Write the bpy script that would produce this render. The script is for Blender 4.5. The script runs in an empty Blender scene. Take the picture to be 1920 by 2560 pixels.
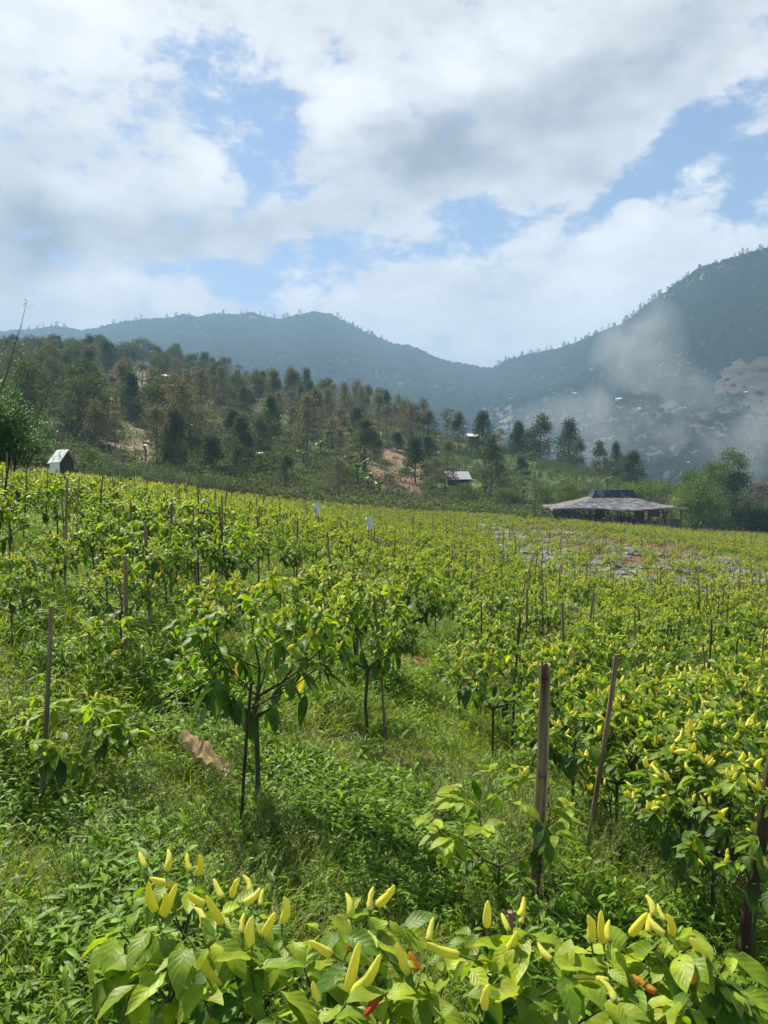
import bpy, math, random
import numpy as np
from mathutils import Vector, Matrix, noise as mnoise
PI = math.pi
RNG = np.random.default_rng(7)
SC = bpy.context.scene
COL = SC.collection
# ------------------------------------------------------------------ camera (picture coordinates are 1920 x 2560)
CAMZ = 1.6
F = 1922.0
HZ = 1165.0
PITCH = math.atan((1280 - HZ) / F)
cp, sp = math.cos(PITCH), math.sin(PITCH)
def ray(X, Y):
    a = (X - 960) / F; b = -(Y - 1280) / F
    return np.array([a, cp + b * sp, -sp + b * cp])
def project(x, y, z):
    z = z - CAMZ
    dep = y * cp - z * sp
    up = y * sp + z * cp
    dep = np.where(dep < 1e-3, 1e-3, dep)
    return 960 + F * x / dep, 1280 - F * up / dep
def at_depth(X, Y, dist):            # point on the ray whose y equals dist
    d = ray(X, Y); return np.array([0, 0, CAMZ]) + d * (dist / d[1])
cam_d = bpy.data.cameras.new('camera'); cam = bpy.data.objects.new('camera', cam_d); COL.objects.link(cam)
cam.location = (0, 0, CAMZ); cam.rotation_euler = (PI / 2 - PITCH, 0, 0)
cam_d.sensor_fit = 'VERTICAL'; cam_d.sensor_height = 24; cam_d.lens = 24 * F / 2560
cam_d.clip_start = 0.05; cam_d.clip_end = 20000
SC.camera = cam

# ------------------------------------------------------------------ numpy noise
def _hash(ix, iy, seed):
    h = (ix.astype(np.int64) * 374761393 + iy.astype(np.int64) * 668265263 + seed * 974634777) & 0x7fffffff
    h = ((h ^ (h >> 13)) * 1274126177) & 0x7fffffff
    return ((h ^ (h >> 16)) & 0xffff) / 65535.0
def vnoise(x, y, seed=0):
    x = np.asarray(x, float); y = np.asarray(y, float)
    ix = np.floor(x); iy = np.floor(y); fx = x - ix; fy = y - iy
    fx = fx * fx * (3 - 2 * fx); fy = fy * fy * (3 - 2 * fy)
    a = _hash(ix, iy, seed); b = _hash(ix + 1, iy, seed); c = _hash(ix, iy + 1, seed); d = _hash(ix + 1, iy + 1, seed)
    return (a * (1 - fx) + b * fx) * (1 - fy) + (c * (1 - fx) + d * fx) * fy
def fbm(x, y, o=4, seed=0):
    s = 0; a = 0.5; t = 0
    for i in range(o):
        s = s + a * vnoise(x, y, seed + i * 17); t += a; x = x * 2.03 + 7.7; y = y * 2.03 + 3.1; a *= 0.5
    return s / t
def sstep(a, b, x):
    t = np.clip((x - a) / (b - a), 0, 1); return t * t * (3 - 2 * t)

# ------------------------------------------------------------------ terrain as a table over (u = x/y, log distance)
PROF = {
 -0.50: [(1,0),(3.5,-.05),(6.4,.42),(12,.7),(20,.7),(30,.4),(45,.3),(60,.5),(100,6),(150,15),(200,24),(280,38),(335,48),(400,46),(500,35)],
 -0.30: [(1,0),(3.5,-.1),(6,.15),(8,.25),(12,.25),(20,.2),(35,0),(50,-.25),(60,-.3),(75,0),(100,4),(150,14),(200,23),(260,34),(315,45),(400,42),(500,28)],
 -0.15: [(1,0),(3.5,-.13),(6,-.05),(8.5,-.05),(12,-.1),(20,-.4),(35,-.9),(55,-1.4),(80,-1.5),(100,1),(150,9.5),(200,18),(252,27.5),(300,26),(400,10),(500,0)],
 0.0:  [(1,-.02),(3.5,-.2),(6,-.45),(8.5,-.6),(12,-.85),(20,-1.3),(35,-2),(50,-2.5),(70,-2.9),(85,-3.1),(100,-1.5),(140,5),(180,11),(213,16.5),(260,14),(350,0),(500,-12)],
 0.15: [(1,-.05),(3.5,-.27),(6,-.65),(8.5,-.9),(12,-1.2),(20,-1.7),(35,-2.5),(50,-3.1),(70,-3.8),(84,-4.2),(100,-4.2),(130,0),(165,5.7),(200,4),(300,-12),(500,-25)],
 0.30: [(1,-.07),(3.5,-.35),(7,-.95),(12,-1.5),(20,-2.1),(35,-3.0),(60,-4.1),(84,-5.3),(98,-5.5),(110,-4.9),(125,-2.6),(145,0),(180,-4),(300,-22),(500,-20)],
 0.50: [(1,-.1),(3.5,-.38),(7,-1.05),(12,-1.6),(20,-2.3),(40,-4),(70,-6),(95,-7.6),(110,-7.8),(140,-6.5),(160,-7),(300,-26),(500,-20)],
}
_us = sorted(PROF)
NU, ND = 121, 420
UMIN, UMAX = -0.75, 0.75
ug = np.linspace(UMIN, UMAX, NU); ld = np.linspace(math.log(0.5), math.log(500), ND); dg_ = np.exp(ld)
_cols = np.array([np.interp(dg_, [p[0] for p in PROF[u]], [p[1] for p in PROF[u]]) for u in _us])
T = np.array([[0.0] * ND for _ in ug])
for k in range(ND):
    T[:, k] = np.interp(ug, _us, _cols[:, k])
def blur(A, n, axis):
    k = np.hanning(2 * n + 3)[1:-1]; k /= k.sum()
    pad = [(0, 0), (0, 0)]; pad[axis] = (n, n)
    B = np.pad(A, pad, mode='edge')
    return np.apply_along_axis(lambda v: np.convolve(v, k, mode='valid'), axis, B)
T = blur(blur(T, 9, 0), 7, 1)
def polar(x, y):
    th = np.arctan2(x, y); r = np.hypot(x, y)
    thc = np.clip(th, -0.64, 0.64)
    return th, np.tan(thc), r * np.cos(thc)
def G(x, y):
    x = np.asarray(x, float); y = np.asarray(y, float)
    th, u, d = polar(x, y)
    fu = np.clip((u - UMIN) / (UMAX - UMIN) * (NU - 1), 0, NU - 1.001)
    fd = np.clip((np.log(np.maximum(d, 0.5)) - ld[0]) / (ld[-1] - ld[0]) * (ND - 1), 0, ND - 1.001)
    i = fu.astype(int); j = fd.astype(int); a = fu - i; b = fd - j
    z = (T[i, j] * (1 - a) + T[i + 1, j] * a) * (1 - b) + (T[i, j + 1] * (1 - a) + T[i + 1, j + 1] * a) * b
    w = sstep(1.1, 2.6, np.abs(th)); z = z * (1 - w)
    z = z * np.clip(d / 1.0, 0, 1)
    amp = 0.03 * sstep(1.5, 4, d) + 0.10 * sstep(8, 30, d) + 0.9 * sstep(95, 170, d)
    z = z + amp * (fbm(x / 1.1, y / 1.1, 2, 3) - 0.5) * (d < 40) + amp * (fbm(x / 11, y / 11, 3, 5) - 0.5) * 2 * (d >= 15)
    return z
def g(x, y): return float(G(np.array([x]), np.array([y]))[0])
# mountains: crest height by picture column
CR = [(-700,900),(-300,870),(0,832),(100,822),(150,816),(215,828),(260,818),(310,806),(360,800),(430,795),(470,787),(500,795),(540,784),(600,786),(630,782),(670,792),(700,800),
      (740,789),(790,779),(830,786),(870,808),(910,828),(950,846),(985,861),(1020,864),(1050,875),(1080,892),(1120,906),(1160,911),(1200,920),(1232,919),(1270,897),(1330,885),
      (1390,872),(1440,856),(1490,836),(1530,820),(1570,799),(1600,770),(1630,750),(1680,712),(1740,670),(1795,653),(1860,635),(1920,618),(2200,540),(2600,520)]
_cx = np.array([c[0] for c in CR], float); _cy = np.array([c[1] for c in CR], float)
def crest(u):
    X = 960 + F * u * 1.0
    Yc = np.interp(X, _cx, _cy)
    dc = np.where(X < 1200, 1750 - 200 * sstep(850, 1200, X), 1550 - 700 * sstep(1200, 1900, X))
    b = -(Yc - 1280) / F
    el = (-sp + b * cp) / (cp + b * sp)
    return dc, CAMZ + el * dc
def M(x, y):
    x = np.asarray(x, float); y = np.asarray(y, float)
    th, u, d = polar(x, y)
    dc, zc = crest(u)
    z0 = np.interp(u, [-.5, -.1, .1, .3, .6], [10, -5, -18, -20, -22])
    t = (d - 430) / (dc - 430)
    tt = np.clip(t, 0, 1)
    base = z0 + (zc - z0) * (0.45 * tt + 0.55 * tt ** 1.8)
    rid = 1 - np.abs(2 * fbm(x / 240 + 5, y / 240, 4, 11) - 1)
    base = base + (rid - 0.78) * 170 * tt * (1 - tt) * np.clip(dc / 1500, .5, 1)
    back = zc - (t - 1) * (dc - 430) * 0.35 - sstep(1, 1.3, t) * 20
    z = np.where(t > 1, back, base)
    z = np.where(t < 0, z0 + t * 40, z)
    z = z + (fbm(x / 26, y / 26, 3, 19) - 0.5) * 9 * sstep(0, .1, tt) * (1 - sstep(.85, 1, tt) * .6)
    return z
def hit(X, Y, d0, d1, fn):
    ds = np.exp(np.linspace(math.log(d0), math.log(d1), 1600))
    r = ray(X, Y); r = r / r[1]
    px = r[0] * ds; pz = CAMZ + r[2] * ds
    h = fn(px, ds)
    k = np.where(pz < h)[0]
    k = k[0] if len(k) else len(ds) - 1
    return np.array([px[k], ds[k], h[k]])
def ground_hit(X, Y, d0=1.2, d1=420): return hit(X, Y, d0, d1, G)
def top_hit(X, Ytop, H, d0=1.5, d1=100):
    ds = np.exp(np.linspace(math.log(d0), math.log(d1), 1500))
    u = (X - 960) / F; xs = u * ds * 1.0; z = G(xs, ds) + H
    _, YY = project(xs, ds, z)
    k = np.where(YY < Ytop)[0]
    k = k[0] if len(k) else len(ds) - 1
    return np.array([xs[k], ds[k], z[k] - H])
def inpoly(X, Y, poly):
    X = np.asarray(X); Y = np.asarray(Y); c = np.zeros(X.shape, bool); n = len(poly)
    for i in range(n):
        x1, y1 = poly[i]; x2, y2 = poly[(i + 1) % n]
        c ^= ((y1 > Y) != (y2 > Y)) & (X < (x2 - x1) * (Y - y1) / (y2 - y1 + 1e-9) + x1)
    return c

# ------------------------------------------------------------------ mesh building
class MB:
    def __init__(s): s.v = []; s.c = []; s.uv = []; s.f = []; s.m = []; s.n = 0
    def add(s, V, faces, col=(.5, .5, .5), uv=None, mat=0):
        V = np.asarray(V, float).reshape(-1, 3); n = len(V)
        s.v.append(V)
        c = np.asarray(col, float)
        s.c.append(np.broadcast_to(c, (n, 3)) if c.ndim == 1 else c)
        s.uv.append(np.zeros((n, 2)) if uv is None else np.asarray(uv, float))
        Fa = np.asarray(faces, int)
        s.f.append(Fa + s.n); s.m.append(np.full(len(Fa), mat)); s.n += n
    def mesh(s, name, mats, smooth=True):
        me = bpy.data.meshes.new(name)
        V = np.concatenate(s.v); C = np.concatenate(s.c); U = np.concatenate(s.uv)
        loops = np.concatenate([f.ravel() for f in s.f]); sizes = np.concatenate([np.full(len(f), f.shape[1]) for f in s.f])
        mi = np.concatenate(s.m)
        me.vertices.add(len(V)); me.vertices.foreach_set('co', V.astype(np.float32).ravel())
        me.loops.add(len(loops)); me.loops.foreach_set('vertex_index', loops.astype(np.int32))
        me.polygons.add(len(sizes))
        st = np.concatenate([[0], np.cumsum(sizes)[:-1]])
        me.polygons.foreach_set('loop_start', st.astype(np.int32))
        try: me.polygons.foreach_set('loop_total', sizes.astype(np.int32))
        except Exception: pass
        me.polygons.foreach_set('material_index', mi.astype(np.int32))
        me.polygons.foreach_set('use_smooth', np.full(len(sizes), smooth))
        a = me.attributes.new('Col', 'FLOAT_COLOR', 'POINT')
        a.data.foreach_set('color', np.concatenate([C, np.ones((len(C), 1))], 1).astype(np.float32).ravel())
        b = me.attributes.new('LUV', 'FLOAT_VECTOR', 'POINT')
        b.data.foreach_set('vector', np.concatenate([U, np.zeros((len(U), 1))], 1).astype(np.float32).ravel())
        me.update(calc_edges=True); me.validate(verbose=False)
        for m in mats: me.materials.append(m)
        return me
def nrm(a): return a / np.maximum(np.linalg.norm(a, axis=-1, keepdims=True), 1e-9)
def w_ovate(t):
    t = np.asarray(t, float); q = np.clip((t - .1) / .9, 0, 1)
    w = q ** .55 * (1 - q) ** .85; w = w / 0.5
    return np.where(t < .1, .05, np.maximum(w, .03))
def w_lance(t): t = np.asarray(t, float); return np.maximum(np.sin(PI * np.clip(t, 0, 1) ** .8) ** .8, .03)
def w_blade(t): t = np.asarray(t, float); return np.maximum((1 - t ** 1.6), .02)
def leaves(mb, P, D, L, W, droop, col, rows=5, cols=2, fold=.25, prof=w_ovate, wave=0., mat=0, up=None, curl=0.):
    P = np.asarray(P, float); n = len(P); D = nrm(np.asarray(D, float))
    bend = RNG.normal(0, .10, n)[:, None, None, None]; L = np.broadcast_to(np.asarray(L, float), (n,)); W = np.broadcast_to(np.asarray(W, float), (n,)); droop = np.broadcast_to(np.asarray(droop, float), (n,))
    U = np.tile([0, 0, 1.], (n, 1)) if up is None else up
    U = U + RNG.normal(0, .25, (n, 3))
    S = nrm(np.cross(D, U)); N = np.cross(S, D)
    t = np.linspace(0, 1, rows + 1); s = np.linspace(-1, 1, cols + 1)
    w = prof(t)
    tt = t[None, :, None, None]; ss = s[None, None, :, None]; ww = w[None, :, None, None]
    l = L[:, None, None, None]; wd = W[:, None, None, None] / 2; dr = droop[:, None, None, None]
    ph = RNG.uniform(0, 6.28, n)[:, None, None, None]
    pos = P[:, None, None, :] + D[:, None, None, :] * l * tt * (1 - .35 * dr * tt) + np.array([0, 0, -1.]) * l * dr * tt ** 2 + S[:, None, None, :] * l * bend * tt ** 2
    pos = pos + S[:, None, None, :] * wd * ww * ss * (1 - curl * .3) + N[:, None, None, :] * (fold * np.abs(ss) * wd * ww + wave * l * np.sin(ph + 11 * tt + 2 * ss) * ss ** 2 * ww)
    V = pos.reshape(-1, 3)
    k = (rows + 1) * (cols + 1)
    i, j = np.meshgrid(np.arange(rows), np.arange(cols), indexing='ij')
    a = (i * (cols + 1) + j).ravel(); q = np.stack([a, a + 1, a + cols + 2, a + cols + 1], 1)
    Fq = (q[None] + (np.arange(n) * k)[:, None, None]).reshape(-1, 4)
    col = np.asarray(col, float)
    if col.ndim == 1: col = np.tile(col, (n, 1))
    C = np.repeat(col, k, 0)
    UV = np.tile(np.stack(np.meshgrid(t, s, indexing='ij'), -1).reshape(-1, 2), (n, 1))
    mb.add(V, Fq, C, UV, mat)
def tube(mb, pts, rad, sides=6, col=(.1, .08, .05), mat=0, cap=True):
    pts = np.asarray(pts, float); rad = np.broadcast_to(np.asarray(rad, float), (len(pts),)); n = len(pts)
    tan = nrm(np.gradient(pts, axis=0)); ref = np.array([0.31, 0.95, 0.05]) if abs(tan[0][2]) > .5 else np.array([0, 0, 1.])
    a = nrm(np.cross(tan, ref)); b = np.cross(tan, a)
    an = np.linspace(0, 2 * PI, sides, endpoint=False)
    V = pts[:, None] + (a[:, None] * np.cos(an)[None, :, None] + b[:, None] * np.sin(an)[None, :, None]) * rad[:, None, None]
    i, j = np.meshgrid(np.arange(n - 1), np.arange(sides), indexing='ij'); i = i.ravel(); j = j.ravel()
    q = np.stack([i * sides + j, i * sides + (j + 1) % sides, (i + 1) * sides + (j + 1) % sides, (i + 1) * sides + j], 1)
    mb.add(V.reshape(-1, 3), q, col, None, mat)
    if cap: mb.add(V[-1], [list(range(sides))], col, None, mat)
def box(mb, c, s, col=(.3, .3, .3), mat=0, R=None):
    c = np.asarray(c, float); h = np.asarray(s, float) / 2
    V = np.array([[x, y, z] for x in (-1, 1) for y in (-1, 1) for z in (-1, 1)], float) * h
    if R is not None: V = V @ np.array(R).T
    mb.add(V + c, [[0, 1, 3, 2], [4, 6, 7, 5], [0, 4, 5, 1], [2, 3, 7, 6], [0, 2, 6, 4], [1, 5, 7, 3]], col, None, mat)

# ------------------------------------------------------------------ scene helpers
def tag(o, label=None, cat=None, group=None, kind=None):
    if label: o['label'] = label
    if cat: o['category'] = cat
    if group: o['group'] = group
    if kind: o['kind'] = kind
    return o
def obj(name, me, parent=None, loc=None, rot=None, scale=None):
    o = bpy.data.objects.new(name, me); COL.objects.link(o)
    if parent: o.parent = parent
    if loc is not None: o.location = loc
    if rot is not None: o.rotation_euler = rot
    if scale is not None: o.scale = (scale,) * 3 if np.isscalar(scale) else scale
    return o
def empty(name, loc, rz=0, scale=1.0, label=None, cat=None, group=None):
    o = bpy.data.objects.new(name, None); COL.objects.link(o); o.empty_display_size = .1
    o.location = loc; o.rotation_euler = (0, 0, rz); o.scale = (scale,) * 3 if np.isscalar(scale) else scale
    return tag(o, label, cat, group)
def copy_tree(o, parent=None):
    c = o.copy(); COL.objects.link(c); c.parent = parent
    for ch in list(o.children): copy_tree(ch, c)
    return c

# ------------------------------------------------------------------ materials
def nt(mat): mat.use_nodes = True; t = mat.node_tree; t.nodes.clear(); return t
def N(t, ty, **kw):
    n = t.nodes.new(ty)
    for k, v in kw.items():
        if k.startswith('i_'):
            key = k[2:]; key = int(key) if key.isdigit() else key.replace('_', ' ')
            n.inputs[key].default_value = v
        else: setattr(n, k, v)
    return n
def math_(t, op, a, b=None, c=None, clamp=False):
    n = t.nodes.new('ShaderNodeMath'); n.operation = op; n.use_clamp = clamp
    for i, v in enumerate((a, b, c)):
        if v is None: continue
        if isinstance(v, (int, float)): n.inputs[i].default_value = v
        else: t.links.new(v, n.inputs[i])
    return n.outputs[0]
def mixc(t, f, a, b, mode='MIX'):
    n = t.nodes.new('ShaderNodeMix'); n.data_type = 'RGBA'; n.blend_type = mode
    for idx, v in ((0, f), (6, a), (7, b)):
        if isinstance(v, (int, float)): n.inputs[idx].default_value = v
        elif isinstance(v, tuple): n.inputs[idx].default_value = (*v, 1)
        else: t.links.new(v, n.inputs[idx])
    return n.outputs[2]
def leaf_mat(name, trans=.4, rough=.42, veins=False, spec=.45, tint=(1.5, 1.6, .45), blotch=0.):
    m = bpy.data.materials.new(name); t = nt(m); L = t.links.new
    at = N(t, 'ShaderNodeAttribute', attribute_name='Col'); col = at.outputs[0]
    tc = N(t, 'ShaderNodeTexCoord')
    ns = N(t, 'ShaderNodeTexNoise', i_Scale=9.0 if not veins else 38.0, i_Detail=3.0); L(tc.outputs['Object'], ns.inputs['Vector'])
    mr = N(t, 'ShaderNodeMapRange', i_3=.72, i_4=1.28); L(ns.outputs[0], mr.inputs[0])
    mr.inputs[1].default_value = .3; mr.inputs[2].default_value = .7
    col = mixc(t, 1.0, col, mr.outputs[0], 'MULTIPLY')
    bump = None
    if veins:
        uv = N(t, 'ShaderNodeAttribute', attribute_name='LUV'); sx = N(t, 'ShaderNodeSeparateXYZ'); L(uv.outputs['Vector'], sx.inputs[0])
        au = math_(t, 'ABSOLUTE', sx.outputs[1])
        ph = math_(t, 'SUBTRACT', math_(t, 'MULTIPLY', sx.outputs[0], 6.5), math_(t, 'MULTIPLY', math_(t, 'POWER', au, .8), 2.0))
        fr = math_(t, 'ABSOLUTE', math_(t, 'SUBTRACT', math_(t, 'FRACT', ph), .5))
        v1 = math_(t, 'SUBTRACT', 1.0, math_(t, 'MULTIPLY', fr, 9.0), clamp=True)
        v2 = math_(t, 'SUBTRACT', 1.0, math_(t, 'MULTIPLY', au, 11.0), clamp=True)
        v = math_(t, 'MAXIMUM', math_(t, 'MULTIPLY', v1, .6), v2)
        col = mixc(t, math_(t, 'MULTIPLY', v, .22), col, (.34, .44, .14))
        b1 = N(t, 'ShaderNodeBump', i_Strength=.22, i_Distance=.003)
        hh = math_(t, 'ADD', math_(t, 'MULTIPLY', fr, 1.2), math_(t, 'MULTIPLY', ns.outputs[0], .8)); L(hh, b1.inputs['Height']); bump = b1.outputs[0]
    if blotch:
        nb = N(t, 'ShaderNodeTexNoise', i_Scale=24., i_Detail=5., i_Roughness=.6); L(tc.outputs['Object'], nb.inputs['Vector'])
        mb_ = N(t, 'ShaderNodeMapRange', i_3=0., i_4=blotch); mb_.inputs[1].default_value = .56; mb_.inputs[2].default_value = .70; L(nb.outputs[0], mb_.inputs[0])
        col = mixc(t, mb_.outputs[0], col, (.30, .30, .03))
    p = N(t, 'ShaderNodeBsdfPrincipled', i_Roughness=rough); p.inputs['Specular IOR Level'].default_value = spec
    L(col, p.inputs['Base Color'])
    tr = N(t, 'ShaderNodeBsdfTranslucent'); tcol = mixc(t, 1.0, col, tint, 'MULTIPLY'); L(tcol, tr.inputs[0])
    if bump: L(bump, p.inputs['Normal'])
    mx = N(t, 'ShaderNodeMixShader', i_0=trans); L(p.outputs[0], mx.inputs[1]); L(tr.outputs[0], mx.inputs[2])
    if blotch:
        hn = N(t, 'ShaderNodeTexNoise', i_Scale=85., i_Detail=1.); L(tc.outputs['Object'], hn.inputs['Vector'])
        hm = math_(t, 'GREATER_THAN', math_(t, 'ADD', hn.outputs[0], math_(t, 'MULTIPLY', nb.outputs[0], .35)), .935)
        tp = N(t, 'ShaderNodeBsdfTransparent'); m2 = N(t, 'ShaderNodeMixShader'); L(hm, m2.inputs[0]); L(mx.outputs[0], m2.inputs[1]); L(tp.outputs[0], m2.inputs[2]); mx = m2
    o = N(t, 'ShaderNodeOutputMaterial'); L(mx.outputs[0], o.inputs[0])
    return m
def simple_mat(name, c1, c2, scale=8., rough=.8, stretch=(1, 1, 1), spec=.3, bump=.2, metallic=0., detail=5., attr=False, dist=.01, lo=.35, hi=.65):
    m = bpy.data.materials.new(name); t = nt(m); L = t.links.new
    tc = N(t, 'ShaderNodeTexCoord'); mp = N(t, 'ShaderNodeMapping'); mp.inputs['Scale'].default_value = stretch
    L(tc.outputs['Object'], mp.inputs[0])
    ns = N(t, 'ShaderNodeTexNoise', i_Scale=scale, i_Detail=detail, i_Roughness=.62); L(mp.outputs[0], ns.inputs['Vector'])
    mr = N(t, 'ShaderNodeMapRange'); mr.inputs[1].default_value = lo; mr.inputs[2].default_value = hi; L(ns.outputs[0], mr.inputs[0])
    col = mixc(t, mr.outputs[0], c1, c2)
    if attr:
        at = N(t, 'ShaderNodeAttribute', attribute_name='Col'); col = mixc(t, 1.0, col, at.outputs[0], 'MULTIPLY')
    p = N(t, 'ShaderNodeBsdfPrincipled', i_Roughness=rough, i_Metallic=metallic); p.inputs['Specular IOR Level'].default_value = spec
    L(col, p.inputs['Base Color'])
    if bump:
        b = N(t, 'ShaderNodeBump', i_Strength=bump, i_Distance=dist); L(ns.outputs[0], b.inputs['Height']); L(b.outputs[0], p.inputs['Normal'])
    o = N(t, 'ShaderNodeOutputMaterial'); L(p.outputs[0], o.inputs[0])
    return m
M_leaf_hero = leaf_mat('chili_leaf_near', blotch=.5, trans=.4, rough=.45, veins=True, spec=.28)
M_leaf = leaf_mat('chili_leaf', trans=.48, rough=.48, veins=True, spec=.3)
M_leaf_far = leaf_mat('chili_leaf_far', trans=.46, rough=.6, spec=.12)
M_grass = leaf_mat('weed_blades', trans=.45, rough=.5, spec=.28)
M_tree = leaf_mat('tree_leaves', trans=.3, rough=.85, spec=.06, tint=(1.1, 1.1, .7))
M_stem = simple_mat('green_brown_stem', (.035, .045, .015), (.09, .085, .035), 30, .7, (1, 1, .3))
M_bark = simple_mat('bark', (.07, .055, .04), (.17, .14, .11), 6, .9, (1, 1, .3), bump=.5)
def fruit_mat(name, a, b):
    m = bpy.data.materials.new(name); t = nt(m); L = t.links.new
    tc = N(t, 'ShaderNodeTexCoord'); ns = N(t, 'ShaderNodeTexNoise', i_Scale=55., i_Detail=2.); L(tc.outputs['Object'], ns.inputs['Vector'])
    oi = N(t, 'ShaderNodeObjectInfo')
    f = math_(t, 'ADD', math_(t, 'MULTIPLY', ns.outputs[0], .7), math_(t, 'MULTIPLY', oi.outputs['Random'], .6), clamp=True)
    f = math_(t, 'SUBTRACT', f, .15, clamp=True)
    col = mixc(t, f, a, b)
    p = N(t, 'ShaderNodeBsdfPrincipled', i_Roughness=.3); p.inputs['Specular IOR Level'].default_value = .45
    p.inputs['Subsurface Weight'].default_value = .0
    L(col, p.inputs['Base Color'])
    bp = N(t, 'ShaderNodeBump', i_Strength=.6, i_Distance=.003); L(ns.outputs[0], bp.inputs['Height']); L(bp.outputs[0], p.inputs['Normal'])
    tr = N(t, 'ShaderNodeBsdfTranslucent'); L(col, tr.inputs[0])
    mx = N(t, 'ShaderNodeMixShader', i_0=.36); L(p.outputs[0], mx.inputs[1]); L(tr.outputs[0], mx.inputs[2])
    o = N(t, 'ShaderNodeOutputMaterial'); L(mx.outputs[0], o.inputs[0]); return m
M_fruit = {'yellow': fruit_mat('chili_yellow', (.86, .82, .03), (.95, .90, .18)),
           'orange': fruit_mat('chili_orange', (.85, .30, .02), (.92, .50, .06)),
           'red': fruit_mat('chili_red', (.50, .04, .01), (.62, .10, .02))}
M_ped = simple_mat('chili_stalk', (.10, .16, .03), (.18, .26, .06), 60, .5)

# ------------------------------------------------------------------ ground sheet
g_soilpolys = [  # picture outlines of bare soil seen on the real terrain
 ([(0,2120),(120,2080),(190,2160),(170,2290),(110,2420),(0,2440)], (.16,.12,.065), 1.0),
 ([(965,1625),(1070,1640),(1130,1700),(1040,1712),(975,1690)], (.22,.115,.062), 1.0),
 ([(640,2330),(1100,2330),(1150,2470),(700,2470)], (.13,.075,.045), .7),
 ([(1200,1330),(1330,1310),(1480,1330),(1920,1420),(1920,1490),(1650,1480),(1380,1450),(1250,1390)], (.13,.075,.045), .85),
 ([(1440,1330),(1700,1350),(1920,1430),(1920,1470),(1600,1440)], (.15,.08,.05), .8),
 ([(1250,1255),(1390,1245),(1380,1275),(1260,1278)], (.30,.24,.17), .9)]
h_polys = [
 ([(230,960),(360,950),(360,1010),(240,1015)], (.22,.16,.115), .7),
 ([(250,1060),(380,1050),(390,1180),(270,1175)], (.24,.165,.12), .75),
 ([(270,930),(370,930),(370,990),(260,990)], (.2,.15,.11), .7),
 ([(870,1130),(1010,1110),(1060,1180),(1080,1225),(940,1245),(930,1200)], (.24,.15,.10), .8),
 ([(1000,1190),(1070,1180),(1090,1220),(960,1240)], (.20,.12,.075), .8),
 ([(600,915),(760,920),(760,975),(640,960)], (.15,.19,.05), .9),
 ([(1090,1120),(1500,1120),(1620,1190),(1560,1250),(1100,1250)], (.13,.17,.055), .95)]
def ground_color(x, y, z):
    th, u, d = polar(x, y)
    n1 = fbm(x / 2.2, y / 2.2, 3, 31); n2 = fbm(x / 14, y / 14, 3, 37)
    green = np.array([.09, .12, .035]); soil = np.array([.15, .092, .052])
    f = sstep(.52, .66, n1)[:, None] * .7
    c = green * (1 - f) + soil * f
    hillw = sstep(70, 110, d)[:, None]
    hc = np.array([.10, .125, .05]) * (1 - sstep(.45, .6, n2)[:, None]) + np.array([.18, .145, .09]) * sstep(.45, .6, n2)[:, None]
    c = c * (1 - hillw) + hc * hillw
    X, Y = project(x, y, z)
    X = X + (vnoise(x / 1.3 + 5, y / 1.3, 41) - .5) * 40; Y = Y + (vnoise(x / 1.3, y / 1.3 + 9, 43) - .5) * 16
    fr = (y > 0) & (np.abs(th) < .7)
    for P_, cc, w in g_soilpolys:
        k = inpoly(X, Y, P_) & fr & (d < 98); c[k] = c[k] * (1 - w) + np.array(cc) * w
    for P_, cc, w in h_polys:
        k = inpoly(X, Y, P_) & fr & (d > 88); c[k] = c[k] * (1 - w) + np.array(cc) * w
    return c * (0.8 + .4 * fbm(x / .5, y / .5, 2, 47))[:, None]
def polar_sheet(fn, colfn, d0, d1, nr, angs, name, mat, inner=False):
    rs = np.exp(np.linspace(math.log(d0), math.log(d1), nr))
    A, R = np.meshgrid(angs, rs, indexing='ij'); x = (R * np.sin(A)).ravel(); y = (R * np.cos(A)).ravel(); z = fn(x, y)
    mb = MB(); na = len(angs); i, j = np.meshgrid(np.arange(na - 1), np.arange(nr - 1), indexing='ij'); a = (i * nr + j).ravel()
    mb.add(np.stack([x, y, z], 1), np.stack([a, a + 1, a + nr + 1, a + nr], 1)[:, ::-1], colfn(x, y, z))
    if inner:
        k = np.arange(na - 1) * nr
        V = np.concatenate([[[0, 0, float(np.mean(z.reshape(na, nr)[:, 0]))]], np.stack([x, y, z], 1)])
        mb.add(V[:1], np.zeros((0, 3), int)); c = mb.n - 1
        mb.f.append(np.stack([np.full(na - 1, c), k + nr, k], 1)); mb.m.append(np.zeros(na - 1, int))
    return obj(name, mb.mesh(name, [mat]))
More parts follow.
